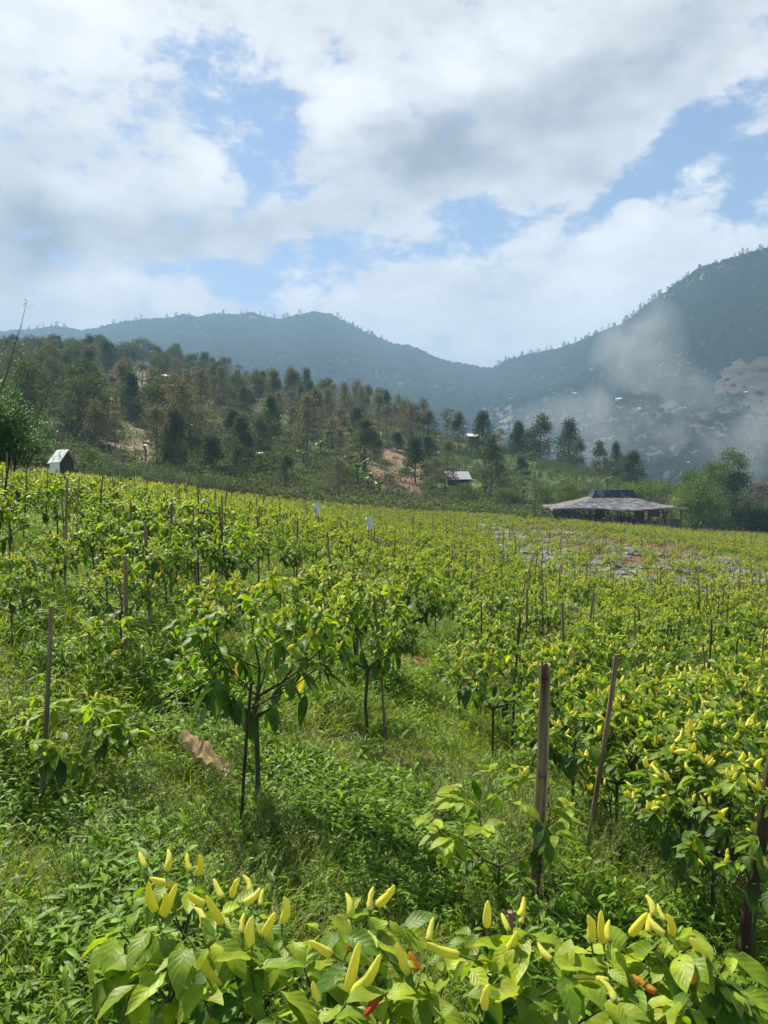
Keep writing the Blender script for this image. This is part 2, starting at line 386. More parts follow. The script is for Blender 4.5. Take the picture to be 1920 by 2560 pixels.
def terrain_mat(name, scale, lo=.6, hi=1.45, bump=.6, dist=.03, scale2=None):
    m = bpy.data.materials.new(name); t = nt(m); L = t.links.new
    at = N(t, 'ShaderNodeAttribute', attribute_name='Col'); tc = N(t, 'ShaderNodeTexCoord')
    ns = N(t, 'ShaderNodeTexNoise', i_Scale=scale, i_Detail=8., i_Roughness=.65); L(tc.outputs['Object'], ns.inputs['Vector'])
    mr = N(t, 'ShaderNodeMapRange', i_3=lo, i_4=hi); mr.inputs[1].default_value = .3; mr.inputs[2].default_value = .7; L(ns.outputs[0], mr.inputs[0])
    col = mixc(t, 1.0, at.outputs[0], mr.outputs[0], 'MULTIPLY')
    if scale2:
        n2 = N(t, 'ShaderNodeTexNoise', i_Scale=scale2, i_Detail=3.); L(tc.outputs['Object'], n2.inputs['Vector'])
        m2 = N(t, 'ShaderNodeMapRange', i_3=.75, i_4=1.25); m2.inputs[1].default_value = .35; m2.inputs[2].default_value = .65; L(n2.outputs[0], m2.inputs[0])
        col = mixc(t, 1.0, col, m2.outputs[0], 'MULTIPLY')
    p = N(t, 'ShaderNodeBsdfPrincipled', i_Roughness=.95); p.inputs['Specular IOR Level'].default_value = .15
    L(col, p.inputs['Base Color'])
    b = N(t, 'ShaderNodeBump', i_Strength=bump, i_Distance=dist); L(ns.outputs[0], b.inputs['Height']); L(b.outputs[0], p.inputs['Normal'])
    o = N(t, 'ShaderNodeOutputMaterial'); L(p.outputs[0], o.inputs[0]); return m
M_ground = terrain_mat('field_soil', 14., .55, 1.5, .9, .03, .9)
angs = np.concatenate([np.linspace(-PI, -.72, 50)[:-1], np.linspace(-.72, .72, 420), np.linspace(.72, PI, 50)[1:]])
gr = polar_sheet(G, ground_color, .6, 470, 330, angs, 'ground', M_ground, inner=True); tag(gr, kind='structure')
# mountains
F_brown = [([(1770,1000),(1850,890),(1990,830),(1990,1060),(1900,1030),(1790,1010)], (.062,.05,.036), 1),
           ([(1180,960),(1500,985),(1700,985),(1990,1010),(1990,1200),(1300,1200),(1130,1100)], (.105,.09,.062), .75)]
F_lush = [([(1640,920),(1760,880),(1900,830),(1930,860),(1800,930),(1660,960)], (.07,.11,.04)),
          ([(560,880),(700,860),(780,900),(700,960),(580,940)], (.07,.10,.045)),
          ([(900,880),(1010,900),(1100,960),(1000,1010),(860,960)], (.065,.095,.04)),
          ([(1300,930),(1600,920),(1640,1000),(1400,1060),(1300,1000)], (.06,.10,.04))]
def open_land(x, y, z):
    X, Y = project(x, y, z)
    X = X + (fbm(x / 45 + 5, y / 45, 4, 41) - .5) * 120; Y = Y + (fbm(x / 45, y / 45 + 9, 4, 43) - .5) * 80
    w = np.zeros(len(X)); c = np.zeros((len(X), 3))
    for P_, cc, a in F_brown:
        k = inpoly(X, Y, P_); w[k] = a; c[k] = cc
    for P_, cc in F_lush:
        k = inpoly(X, Y, P_); w[k] = .35; c[k] = cc
    q = fbm(x / 38 + 3, y / 38, 4, 45); w = np.where(w > .95, .95, w * sstep(.22, .62, q)); return w, c
def mountain_color(x, y, z):
    n = fbm(x / 70, y / 70, 4, 51)[:, None]
    c = np.array([.036, .06, .028]) * (1 - n) + np.array([.075, .10, .042]) * n
    w, oc = open_land(x, y, z)
    q = (fbm(x / 22, y / 22, 3, 57)[:, None])
    oc = oc * (.55 + .9 * q)
    terr = (.5 + .5 * np.sin(z / 2.1 + 4 * fbm(x / 60, y / 60, 2, 59)))[:, None]
    oc = oc * (.78 + .4 * terr)
    return c * (1 - w[:, None]) + oc * w[:, None]
M_mount = terrain_mat('mountain_soil', .09, .6, 1.5, .8, 1.5, .012)
mt = polar_sheet(M, mountain_color, 440, 2180, 300, np.linspace(-.78, .78, 620), 'mountain_slopes', M_mount); tag(mt, kind='structure')
fr_ = polar_sheet(lambda x, y: np.full(np.shape(x), -46.0), lambda x, y, z: np.tile([.06, .08, .04], (len(x), 1)), 200, 2180, 14, np.linspace(-PI, PI, 60), 'valley_floor', M_mount); tag(fr_, kind='structure')

# ------------------------------------------------------------------ scattering for uncountable stuff
def scatter(name, protos, pts, rz, scl, idx, tilt=None, label=None):
    pc = bpy.data.collections.new(name + '_shapes')
    for i, me in enumerate(protos):
        o = bpy.data.objects.new('shape_%02d_%s' % (i, name), me); pc.objects.link(o)
    me = bpy.data.meshes.new(name); n = len(pts)
    me.vertices.add(n); me.vertices.foreach_set('co', np.asarray(pts, np.float32).ravel())
    R = np.zeros((n, 3), np.float32); R[:, 2] = rz
    if tilt is not None: R[:, :2] = tilt
    a = me.attributes.new('rot', 'FLOAT_VECTOR', 'POINT'); a.data.foreach_set('vector', R.ravel())
    a = me.attributes.new('scl', 'FLOAT', 'POINT'); a.data.foreach_set('value', np.asarray(scl, np.float32))
    a = me.attributes.new('pick', 'INT', 'POINT'); a.data.foreach_set('value', np.asarray(idx, np.int32))
    o = obj(name, me)
    ng = bpy.data.node_groups.new(name + '_scatter', 'GeometryNodeTree')
    ng.interface.new_socket('Geometry', in_out='INPUT', socket_type='NodeSocketGeometry')
    ng.interface.new_socket('Geometry', in_out='OUTPUT', socket_type='NodeSocketGeometry')
    gi = ng.nodes.new('NodeGroupInput'); go = ng.nodes.new('NodeGroupOutput')
    ci = ng.nodes.new('GeometryNodeCollectionInfo'); ci.inputs['Collection'].default_value = pc
    ci.inputs['Separate Children'].default_value = True; ci.inputs['Reset Children'].default_value = True
    ip = ng.nodes.new('GeometryNodeInstanceOnPoints'); ip.inputs['Pick Instance'].default_value = True
    def na(nm, ty):
        q = ng.nodes.new('GeometryNodeInputNamedAttribute'); q.data_type = ty; q.inputs['Name'].default_value = nm; return q.outputs['Attribute']
    L = ng.links.new
    L(gi.outputs[0], ip.inputs['Points']); L(ci.outputs[0], ip.inputs['Instance'])
    L(na('pick', 'INT'), ip.inputs['Instance Index']); L(na('rot', 'FLOAT_VECTOR'), ip.inputs['Rotation']); L(na('scl', 'FLOAT'), ip.inputs['Scale'])
    L(ip.outputs[0], go.inputs[0])
    md = o.modifiers.new('scatter', 'NODES'); md.node_group = ng
    return tag(o, label, None, None, 'stuff')

# ------------------------------------------------------------------ chili plants
def skeleton(rng, H, R, ntips, fork=.42, tips=None, lean=(0, 0)):
    """branch nodes growing from a bare trunk to the crown tips"""
    zf = fork * H
    nodes = [np.array([0, 0, 0.]), np.array([lean[0] * .5 + rng.normal(0, .008), lean[1] * .5 + rng.normal(0, .008), zf * .5]), np.array([lean[0], lean[1], zf])]
    par = [-1, 0, 1]
    if tips is None:
        tips = []
        for _ in range(ntips):
            a = rng.uniform(0, 2 * PI); r = R * math.sqrt(rng.uniform(.02, 1))
            z = H * (1 - .26 * (r / R) ** 2) - abs(rng.normal(0, .12)) * H
            tips.append(np.array([lean[0] + r * math.cos(a), lean[1] + r * math.sin(a), max(z, zf * 1.05, zf + .62 * r)]))
    tips = sorted(tips, key=lambda p: np.linalg.norm(p - nodes[2]))
    plen = [0, .2, .4]; tipids = []
    for tp in tips:
        best = None
        for i in range(2, len(nodes)):
            d = tp - nodes[i]; L = np.linalg.norm(d)
            if L < .03: continue
            cost = L + .35 * plen[i] + (.8 if d[2] < .5 * L else 0) + (1.0 if d[2] < .2 * L else 0)
            if best is None or cost < best[0]: best = (cost, i, L)
        if best is None: continue
        i, L = best[1], best[2]; k = max(1, int(L / .1)); p0 = nodes[i]; prev = i
        for q in range(1, k + 1):
            f = q / k; p = p0 * (1 - f) + tp * f
            p = p + np.array([rng.normal(0, .012), rng.normal(0, .012), -.10 * L * math.sin(PI * f) * .6]) * (q < k)
            nodes.append(p); par.append(prev); plen.append(plen[prev] + L / k); prev = len(nodes) - 1
        tipids.append(prev)
    n = len(nodes); w = np.zeros(n)
    for t_ in tipids: w[t_] += 1
    for i in range(n - 1, 0, -1):
        w[par[i]] += w[i]
    rad = .0016 * np.maximum(w, .6) ** .46 * (H ** .5)
    return np.array(nodes), par, rad, tipids
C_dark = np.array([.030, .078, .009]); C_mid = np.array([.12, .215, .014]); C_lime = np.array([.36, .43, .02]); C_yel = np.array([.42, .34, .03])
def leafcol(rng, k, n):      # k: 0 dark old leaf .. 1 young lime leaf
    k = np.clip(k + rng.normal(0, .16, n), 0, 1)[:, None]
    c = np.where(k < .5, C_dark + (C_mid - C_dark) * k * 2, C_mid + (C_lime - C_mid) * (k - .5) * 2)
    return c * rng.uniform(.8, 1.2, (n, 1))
def chili_plant(seed, H=1.0, R=.38, ntips=28, leafL=(.05, .085), rows=6, cols=2, fork=.42, fruits=.6, tips=None, lean=(0, 0), fruit_at=None, mat=None, lush=.55, inner=1.0, bigL=.1, wave=.02, sides=5, tipleaves=8):
    rng = np.random.default_rng(seed)
    nodes, par, rad, tid = skeleton(rng, H, R, ntips, fork, tips, lean)
    st = MB()
    for i in range(1, len(nodes)):
        p = par[i]; tube(st, [nodes[p], nodes[i]], [rad[p] if p < 3 or par[i] == i - 1 else rad[i] * 1.1, rad[i]], sides, (.5, .5, .5), 0, cap=False)
    fo = MB(); top = max(n_[2] for n_ in nodes)
    cen = np.array([lean[0], lean[1], 0])
    def put(pos, n, Lr, k, down, spread=1.0, fixed=None):
        a = rng.uniform(0, 2 * PI, n); out = np.stack([np.cos(a), np.sin(a), np.zeros(n)], 1)
        rad_ = pos - cen; rad_[2] = 0; l = np.linalg.norm(rad_)
        if l > .05: out = out * .8 + rad_ / l * .5
        out[:, 2] = rng.uniform(-.35, .45, n) - down
        L = rng.uniform(*Lr, n) * rng.choice([.42, .7, 1, 1.12], n)
        P = np.tile(pos, (n, 1)) + rng.normal(0, .008, (n, 3))
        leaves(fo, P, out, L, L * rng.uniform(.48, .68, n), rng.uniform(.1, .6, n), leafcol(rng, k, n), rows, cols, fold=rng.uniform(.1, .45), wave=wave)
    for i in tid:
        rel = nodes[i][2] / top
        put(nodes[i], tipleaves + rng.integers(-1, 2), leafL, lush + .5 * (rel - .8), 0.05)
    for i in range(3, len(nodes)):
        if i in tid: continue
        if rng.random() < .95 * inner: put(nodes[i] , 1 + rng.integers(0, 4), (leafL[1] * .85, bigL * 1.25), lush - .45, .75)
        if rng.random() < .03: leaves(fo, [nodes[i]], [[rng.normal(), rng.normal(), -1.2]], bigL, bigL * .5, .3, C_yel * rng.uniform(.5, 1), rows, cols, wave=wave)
    # fruits
    fr = []
    if fruit_at is None:
        for i in tid:
            if rng.random() > fruits: continue
            for _ in range(rng.integers(1, 4)):
                d = np.array([rng.normal(0, .5), rng.normal(0, .5), 1.0 if rng.random() < .85 else -.2]); d /= np.linalg.norm(d)
                kind = 'yellow' if rng.random() < .975 else ('orange' if rng.random() < .7 else 'red')
                fr.append((nodes[i] + rng.normal(0, .008, 3) + d * .015, d, rng.uniform(.038, .056), rng.uniform(.0068, .0085), kind))
    return st, fo, fr
def chili_mesh(mb, rng, base, d, L, r, sides=9, rows=8, mat=0, pmat=1, stalk=.028):
    prof_t = np.array([0, .04, .14, .3, .5, .68, .82, .93, .985, 1.0]); prof_r = np.array([.45, .8, .97, 1.02, .93, .78, .6, .4, .2, .02])
    t = prof_t; d = np.asarray(d, float)
    bend = np.cross(d, rng.normal(0, 1, 3)); bend = bend / np.linalg.norm(bend) * L * rng.uniform(.02, .19)
    pts = base + np.outer(t, d * L) + np.outer(np.sin(t * PI), bend)
    rr = prof_r * r * (1 + rng.normal(0, .075, len(t))); rr[-1] = r * .02
    tube(mb, pts, rr, sides, (.5, .5, .5), mat)
    if stalk:
        b = -d * stalk + np.array([0, 0, -stalk * .2])
        tube(mb, [base + b, base + b * .5 + bend * .1, base - d * .003, base + d * .003], [.0014, .0014, .0022, r * .62], max(5, sides - 3), (.5, .5, .5), pmat)
FR = {}
for kind in ('yellow', 'orange', 'red'):
    FR[kind] = []
    for s in range(6 if kind == 'yellow' else 3):
        rng = np.random.default_rng(100 + s); mb = MB()
        chili_mesh(mb, rng, np.zeros(3), np.array([0, 0, 1.]), 1.0, [.15, .165, .145, .175, .15, .16][s], 9, 8, 0, 1, stalk=0)
        tube(mb, [[.03, 0, -.5], [.012, 0, -.25], [0, 0, -.05], [0, 0, .03]], [.034, .036, .05, .13], 6, (.5, .5, .5), 1)
        FR[kind].append(mb.mesh('chili_' + kind, [M_fruit[kind], M_ped]))
def add_fruit(parent, base, d, L, kind, i, wid=1.0):
    q = Vector((0, 0, 1)).rotation_difference(Vector(d)).to_euler()
    me = FR[kind][i % len(FR[kind])]
    o = obj('chili', me, parent, base, q, (L * wid, L * wid, L))
    if kind != 'yellow': o['label'] = 'ripening %s chili' % kind
    return o
def near_proto(seed, **kw):
    st, fo, fr = chili_plant(seed, **kw)
    return (st.mesh('stem', [M_stem]), fo.mesh('foliage', [M_leaf]), fr)
NEARP = [near_proto(11, H=1.0, fork=.42, R=.33, ntips=54), near_proto(12, H=1.0, R=.30, ntips=36), near_proto(13, H=1.0, fork=.43, R=.37, ntips=68, lush=.62),
         near_proto(14, H=1.0, R=.32, ntips=50, fruits=.8, lush=.6), near_proto(15, H=1.0, fork=.42, R=.39, ntips=72, fruits=.85),
         near_proto(16, H=1.0, R=.28, ntips=30, fork=.5)]
SPARSE = near_proto(21, H=1.0, R=.40, ntips=30, fork=.34, fruits=.3, leafL=(.08, .13), lush=.78, inner=.8, tipleaves=6)
LOWY = near_proto(22, H=1.0, R=.55, ntips=30, fork=.3, fruits=.45, leafL=(.13, .2), lush=.7, inner=.8, bigL=.16, tipleaves=6)
def place_plant(p, H, proto, label, group=None, rz=None, wide=1.0):
    rz = RNG.uniform(0, 6.28) if rz is None else rz
    e = empty('chili_plant', p, rz, (H * wide, H * wide, H), label, 'chili plant', group)
    obj('stem', proto[0], e); obj('foliage', proto[1], e)
    for i, (b, d, L, r, kind) in enumerate(proto[2]): add_fruit(e, b, d, L / H * .86, kind, i)
    return e
def DX(v): return v * 1920 / 1659.0
# near plants seen clearly: (x, y_base or None, y_top, height, proto, label) in display coordinates
near = [
 (555,1775,1235,None,4,'tall chili plant at front centre with two red chilies and two bare stems','b',1.0),
 (165,1730,1500,None,'L','low spreading chili plant with a yellowing leaf right of the left bamboo stake','b',1.0),
 (232,1505,1322,None,'S','small sparse chili plant behind the low one at the left, forked bare stem','b',1.0),
 (35,1665,1500,None,'S','small chili plant at the left edge, left of the long bamboo stake','b',1.1),
 (28,1415,1195,None,1,'chili plant cut by the left edge, yellow chilies high on a bare stem','b',1.0),
 (115,1305,1150,None,0,'chili plant at the left beside the tall pale stake, thin bare stem showing','b',1.0),
 (262,1428,1190,None,3,'chili plant behind the small sparse one, tied to a brown post','b',1.0),
 (358,1330,1160,None,2,'chili plant left of the thick weathered post in the left middle','b',1.0),
 (795,1602,1238,None,2,'large dense chili plant in the centre standing on a bundle of dark stems','b',1.0),
 (893,1445,1205,None,4,'dark leafy chili plant beside the patch of bare brown soil','b',1.0),
 (690,1500,1225,None,0,'chili plant between the tall front one and the bundle of dark stems','b',1.0),
 (994,1572,1375,None,5,'chili plant with slender bare stems right of the bare soil patch','b',1.15),
 (1064,1656,1358,None,3,'chili plant with two large yellow hanging leaves near the black stake','b',1.0),
 (1077,1980,1665,None,'S','young chili plant with pale lime leaves left of the thick split bamboo stake','b',1.15),
 (1316,1872,1603,None,5,'slim chili plant with one red chili leaning against the brown stake','b',.8),
 (1540,2015,1610,None,0,'drooping chili plant with big dark leaves left of the thick dark post','b',1.25),
 (1400,1760,1560,None,'S','lime leaved young chili plant right of the slim one, full of side shoots','b',1.2),
 (1245,None,1450,.9,4,'fruit laden chili plant just right of the top of the split bamboo stake','t',1.0),
 (1345,None,1470,.92,3,'fruit laden chili plant behind the brown leaning stake','t',1.1),
 (1440,None,1455,.95,4,'chili plant full of pale chilies, second from the brown leaning stake','t',1.15),
 (1530,None,1440,.95,2,'chili plant full of pale chilies midway between brown stake and right edge','t',1.15),
 (1625,None,1420,.98,4,'chili plant full of pale chilies at the right edge','t',1.1),
 (1590,None,1530,.9,3,'chili plant with scattered chilies below the fruit laden one at the right edge','t',1.15),
 (1490,None,1545,.85,1,'chili plant with scattered chilies above the drooping plant','t',1.1),
 (470,1430,1240,None,4,'chili plant topped with many chilies just behind the tall front plant','b',1.1),
 (640,1400,1255,None,3,'chili plant with a crowded pale top right behind the tall front plant','b',1.0),
 (1625,2150,1665,None,1,'leafy chili plant in front of the thick dark post at the right edge','b',.95),
 (1185,None,1395,.9,1,'chili plant left behind the split bamboo stake, under the crossed poles','t',1.0),
]
used = []
for (x, yb, yt, H, pr, lab, mode, wide) in near:
    X = DX(x)
    if mode == 'b':
        p = ground_hit(X, DX(yb)); top = at_depth(X, DX(yt), p[1]); H = float(top[2] - p[2])
    else: p = top_hit(X, DX(yt), H)
    H = min(max(H, .3), 1.35)
    proto = {'S': SPARSE, 'L': LOWY}.get(pr) or NEARP[pr]
    place_plant(p, H, proto, lab, wide=wide * (.95 / H) ** .35 if H > .6 else wide)
    used.append((p[0], p[1], .55))

# hero plants in the foreground, their fruits hanging where they are seen
FG = [ # tip x, tip y, base x, base y, colour, plant
 (335,2149,365,2173,'yellow',0),(408,2143,416,2179,'yellow',0),(457,2152,477,2181,'yellow',0),(497,2138,491,2188,'yellow',0),(373,2195,437,2215,'yellow',0),
 (373,2203,390,2278,'yellow',0),(443,2207,409,2291,'yellow',0),(412,2228,405,2285,'yellow',0),(599,2194,580,2243,'yellow',0),(599,2209,624,2236,'yellow',0),
 (525,2219,557,2249,'yellow',0),(468,2230,513,2259,'yellow',0),(515,2238,557,2312,'yellow',0),(643,2243,608,2259,'yellow',0),(652,2245,652,2266,'yellow',0),
 (473,2295,508,2312,'yellow',0),(527,2295,502,2325,'yellow',0),(633,2289,629,2361,'yellow',0),(688,2281,660,2338,'yellow',0),(557,2464,490,2373,'yellow',0),(603,2308,605,2335,'yellow',0),
 (710,2243,705,2308,'yellow',0),
 (862,2258,876,2295,'yellow',1),(933,2240,925,2278,'yellow',1),(986,2213,941,2264,'yellow',1),
 (773,2352,830,2388,'yellow',4),(905,2318,872,2375,'orange',4),(899,2354,870,2477,'yellow',4),(951,2384,878,2489,'yellow',4),(783,2453,798,2502,'yellow',4),(912,2502,942,2496,'red',4),
 (993,2356,1022,2435,'yellow',2),(1022,2380,1056,2447,'orange',2),(1087,2321,1072,2354,'yellow',2),(1068,2356,1148,2388,'yellow',2),(1220,2251,1217,2316,'yellow',2),
 (1292,2327,1248,2394,'yellow',2),(1224,2460,1212,2523,'yellow',2),(1318,2267,1296,2291,'yellow',2),(1319,2287,1302,2310,'yellow',2),(1355,2386,1380,2400,'yellow',2),(1260,2308,1273,2329,'yellow',2),
 (1469,2289,1477,2354,'yellow',3),(1503,2276,1509,2358,'yellow',3),(1538,2327,1524,2354,'yellow',3),(1619,2281,1576,2337,'yellow',3),(1629,2262,1635,2291,'yellow',3),
 (1659,2283,1665,2304,'yellow',3),(1667,2287,1680,2342,'yellow',3),(1642,2308,1621,2333,'yellow',3),(1636,2316,1663,2337,'yellow',3),(1726,2344,1762,2396,'yellow',3),
 (1758,2460,1745,2388,'red',3),(1431,2439,1522,2453,'yellow',3),(1515,2483,1538,2504,'yellow',3),(1642,2536,1642,2502,'red',3),(1598,2468,1642,2481,'orange',3),(1709,2426,1739,2413,'orange',3)]
ZTOP = .84
def crown_pt(X, Y, h=ZTOP):
    r = ray(X, Y); k = (h - CAMZ) / r[2]; return np.array([0, 0, CAMZ]) + r * k
extra = {0: [(300,2330),(350,2400),(430,2420),(500,2480),(330,2470),(560,2400),(620,2430),(270,2440),(420,2520),(640,2500),(540,2560),(690,2400),(300,2560),(460,2340),(720,2470)],
         1: [(840,2320),(900,2330),(960,2310),(880,2300),(800,2340),(1000,2330)],
         4: [(760,2420),(820,2450),(900,2520),(960,2450),(850,2570),(740,2520),(1000,2500),(980,2560),(690,2560)],
         2: [(1050,2480),(1120,2430),(1180,2350),(1150,2500),(1240,2430),(1300,2390),(1320,2470),(1270,2540),(1080,2560),(1180,2560),(1340,2350),(1380,2450),(1020,2530)],
         3: [(1420,2390),(1460,2440),(1560,2400),(1600,2420),(1680,2400),(1740,2440),(1800,2460),(1820,2400),(1500,2530),(1580,2540),(1700,2510),(1780,2530),(1850,2500),(1880,2560),(1440,2560),(1400,2500),(1640,2570),(1900,2480)]}
hl = {0: 'foreground chili plant at lower left with large leaves and the most chilies', 1: 'small shoot of chili plant in the foreground with three chilies, right of the leafy one',
      4: 'foreground chili plant at bottom centre with a crossing pair of long chilies', 2: 'foreground chili plant in front of the split bamboo stake, chilies fully upright',
      3: 'foreground chili plant at lower right with two red chilies'}
roots = {0: (500, 1.42), 1: (910, 1.62), 4: (860, 1.22), 2: (1190, 1.38), 3: (1610, 1.42)}
for k in (0, 1, 4, 2, 3):
    rng = np.random.default_rng(500 + k)
    X, yy = roots[k]; rx = (X - 960) / F * yy * 1.05; root = np.array([rx, yy, g(rx, yy)])
    tips = []; fruits = []
    for (tx, ty, bx, by, kind, pk) in FG:
        if pk != k: continue
        h = ZTOP + rng.uniform(-.03, .03) - (.04 if by > 2440 else 0)
        b = crown_pt(bx, by, h); dep = b[1]
        bt = at_depth(tx, ty, dep - .006); L = np.linalg.norm(bt - b)
        if L < .034: bt = b + (bt - b) + np.array([0, -.0, 0]) + np.array([0, .03, 0]) * (1 if ty < by else -1)
        L = np.linalg.norm(bt - b); d = (bt - b) / L
        fruits.append((b - root, d, L, kind)); tips.append(b - d * .028 - np.array([0, 0, .01]) - root)
    for (x_, y_) in extra[k]:
        tips.append(crown_pt(x_, y_, ZTOP - rng.uniform(.03, .12)) - root)
    keep = []
    for tp in tips:
        if all(np.linalg.norm(tp - q) > .022 for q in keep): keep.append(tp)
    Hh = ZTOP - root[2]
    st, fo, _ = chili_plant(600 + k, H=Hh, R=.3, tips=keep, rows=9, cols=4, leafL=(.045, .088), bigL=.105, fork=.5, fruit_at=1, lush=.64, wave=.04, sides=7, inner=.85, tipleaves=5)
    # a few very large old leaves on the outer side
    nb = {0: 9, 1: 2, 4: 5, 2: 6, 3: 7}[k]
    for _ in range(nb):
        tp = keep[rng.integers(0, len(keep))]; a = rng.uniform(0, 6.28)
        leaves(fo, [tp - [0, 0, .05]], [[math.cos(a), math.sin(a) - .4, -.25]], rng.uniform(.10, .145), rng.uniform(.06, .08), rng.uniform(.2, .6), C_dark * 1.5 + [.01, .02, 0], 10, 4, fold=.2, wave=.02)
    e = empty('chili_plant', root, 0, 1, hl[k], 'chili plant')
    obj('stem', st.mesh('stem', [M_stem]), e); obj('foliage', fo.mesh('foliage', [M_leaf_hero]), e)
    for i, (b, d, L, kind) in enumerate(fruits):
        add_fruit(e, b, d, L, kind, i + k, wid=min(.98, max(.62, .046 / L)))
    used.append((root[0], root[1], .5))

# ------------------------------------------------------------------ field rows
EDGE_u = [-.62, -.5, -.42, -.3, -.15, 0, .15, .22, .3, .5, .62]; EDGE_d = [16, 20, 26, 46, 58, 69, 80, 84, 84, 93, 95]
def in_field(x, y):
    th, u, d = polar(x, y); return (y > .8) & (np.abs(np.arctan2(x, y)) < .66) & (d < np.interp(u, EDGE_u, EDGE_d))
rows_dir = nrm(np.array([1.0, -.32])); rows_n = np.array([-rows_dir[1], rows_dir[0]])
pts = []
for a in np.arange(-90, 90, .56):
    for b in np.arange(-40, 125, 1.3):
        pts.append(a * rows_dir + b * rows_n)
pts = np.array(pts) + RNG.normal(0, .085, (len(pts), 2))
pts = pts[in_field(pts[:, 0], pts[:, 1])]
dd = pts[:, 1]
gz = G(pts[:, 0], pts[:, 1]); XX, YY = project(pts[:, 0], pts[:, 1], gz)
bare = inpoly(XX, YY, [(1180,1310),(1330,1300),(1500,1330),(1920,1420),(1960,1500),(1650,1490),(1380,1460),(1250,1400)])
keep = RNG.random(len(pts)) < np.where(bare, .5, .94)
keep &= dd > 5.2
keep &= (RNG.random(len(pts)) < np.where((dd < 15) & (XX < 1150), .86, 1.0))
# the right side is crowded further forward, the left and centre keep open weeds
for (ux, uy, ur) in used: keep &= (pts[:, 0] - ux) ** 2 + (pts[:, 1] - uy) ** 2 > ur ** 2
pts = pts[keep]; gz = gz[keep]; dd = dd[keep]
order = np.argsort(dd)
pts = pts[order]; gz = gz[order]; dd = dd[order]
XX, YY = project(pts[:, 0], pts[:, 1], gz + .8)
vis = (XX > -40) & (XX < 1960)
FARP = []
for s in range(6):
    st, fo, fr = chili_plant(50 + s, H=1.0, R=[.34, .38, .3, .4, .36, .32][s], ntips=[26, 30, 22, 32, 28, 24][s], rows=3, cols=1, fruits=.75, lush=.66, sides=3, tipleaves=6, fork=.42)
    fb = MB(); rng = np.random.default_rng(s)
    for (b, d, L, r, kind) in fr: chili_mesh(fb, rng, b, d, L, r, 5, 4, {'yellow': 0, 'orange': 1, 'red': 1}[kind], 0, stalk=0)
    FARP.append((st, fo, fb))
far_meshes = []; mid_meshes = []
for st, fo, fb in FARP:
    jj = MB()
    for src, mi in ((fo, 0), (fb, 1)):
        jj.v += src.v; jj.c += src.c; jj.uv += src.uv
        for Fa in src.f: jj.f.append(Fa + jj.n); jj.m.append(np.full(len(Fa), mi))
        jj.n += src.n
    mid_meshes.append((st.mesh('stem', [M_stem]), jj.mesh('foliage', [M_leaf_far, M_fruit['yellow']])))
    j = MB()
    for src, mi in ((st, 0), (fo, 1), (fb, 2)):
        for V, C, U, Fa in zip(src.v, src.c, src.uv, src.f): j.v.append(V); j.c.append(C); j.uv.append(U)
        off = j.n
        for Fa in src.f: j.f.append(Fa + off); j.m.append(np.full(len(Fa), mi))
        j.n += src.n
    far_meshes.append(j.mesh('field_chili_plant', [M_stem, M_leaf_far, M_fruit['yellow']]))
def zone_label(X, d):
    if X < 640: return 'leafy green chili plant in the crowded rows at the left, below the bamboo clump', 'chili plants crowded in the left rows'
    if X < 1180: return 'leafy green chili plant in the middle rows, below the two white bags', 'chili plants in the middle rows'
    return 'leafy green chili plant in the right hand rows, this side of the plastic sheets', 'chili plants in the right hand rows'
count = 0; restp = []
for i in range(len(pts)):
    h = .82 + .28 * RNG.random() * (1 if XX[i] < 1000 else .7)
    h *= (1.0 if dd[i] < 30 else .92)
    if vis[i] and count < 262:
        lab, grp = zone_label(XX[i], dd[i])
        e = empty('chili_plant', (pts[i][0], pts[i][1], gz[i]), RNG.uniform(0, 6.28), (h * 1.06, h * 1.06, h), lab, 'chili plant', grp)
        if dd[i] < 12.5:
            pr = NEARP[RNG.integers(0, 6)]
            obj('stem', pr[0], e); obj('foliage', pr[1], e)
            for q, (b, d, L, r, kind) in enumerate(pr[2][::2]): add_fruit(e, b, d, L, kind, q)
        else:
            pr = mid_meshes[RNG.integers(0, 6)]
            for nm, me in zip(('stem', 'foliage'), pr): obj(nm, me, e)
        count += 1
    else: restp.append((pts[i][0], pts[i][1], gz[i], h))
restp = np.array(restp)
scatter('chili_crop', far_meshes, restp[:, :3], RNG.uniform(0, 6.28, len(restp)), restp[:, 3], RNG.integers(0, 6, len(restp)), label='distant rows of chili plants filling the field')

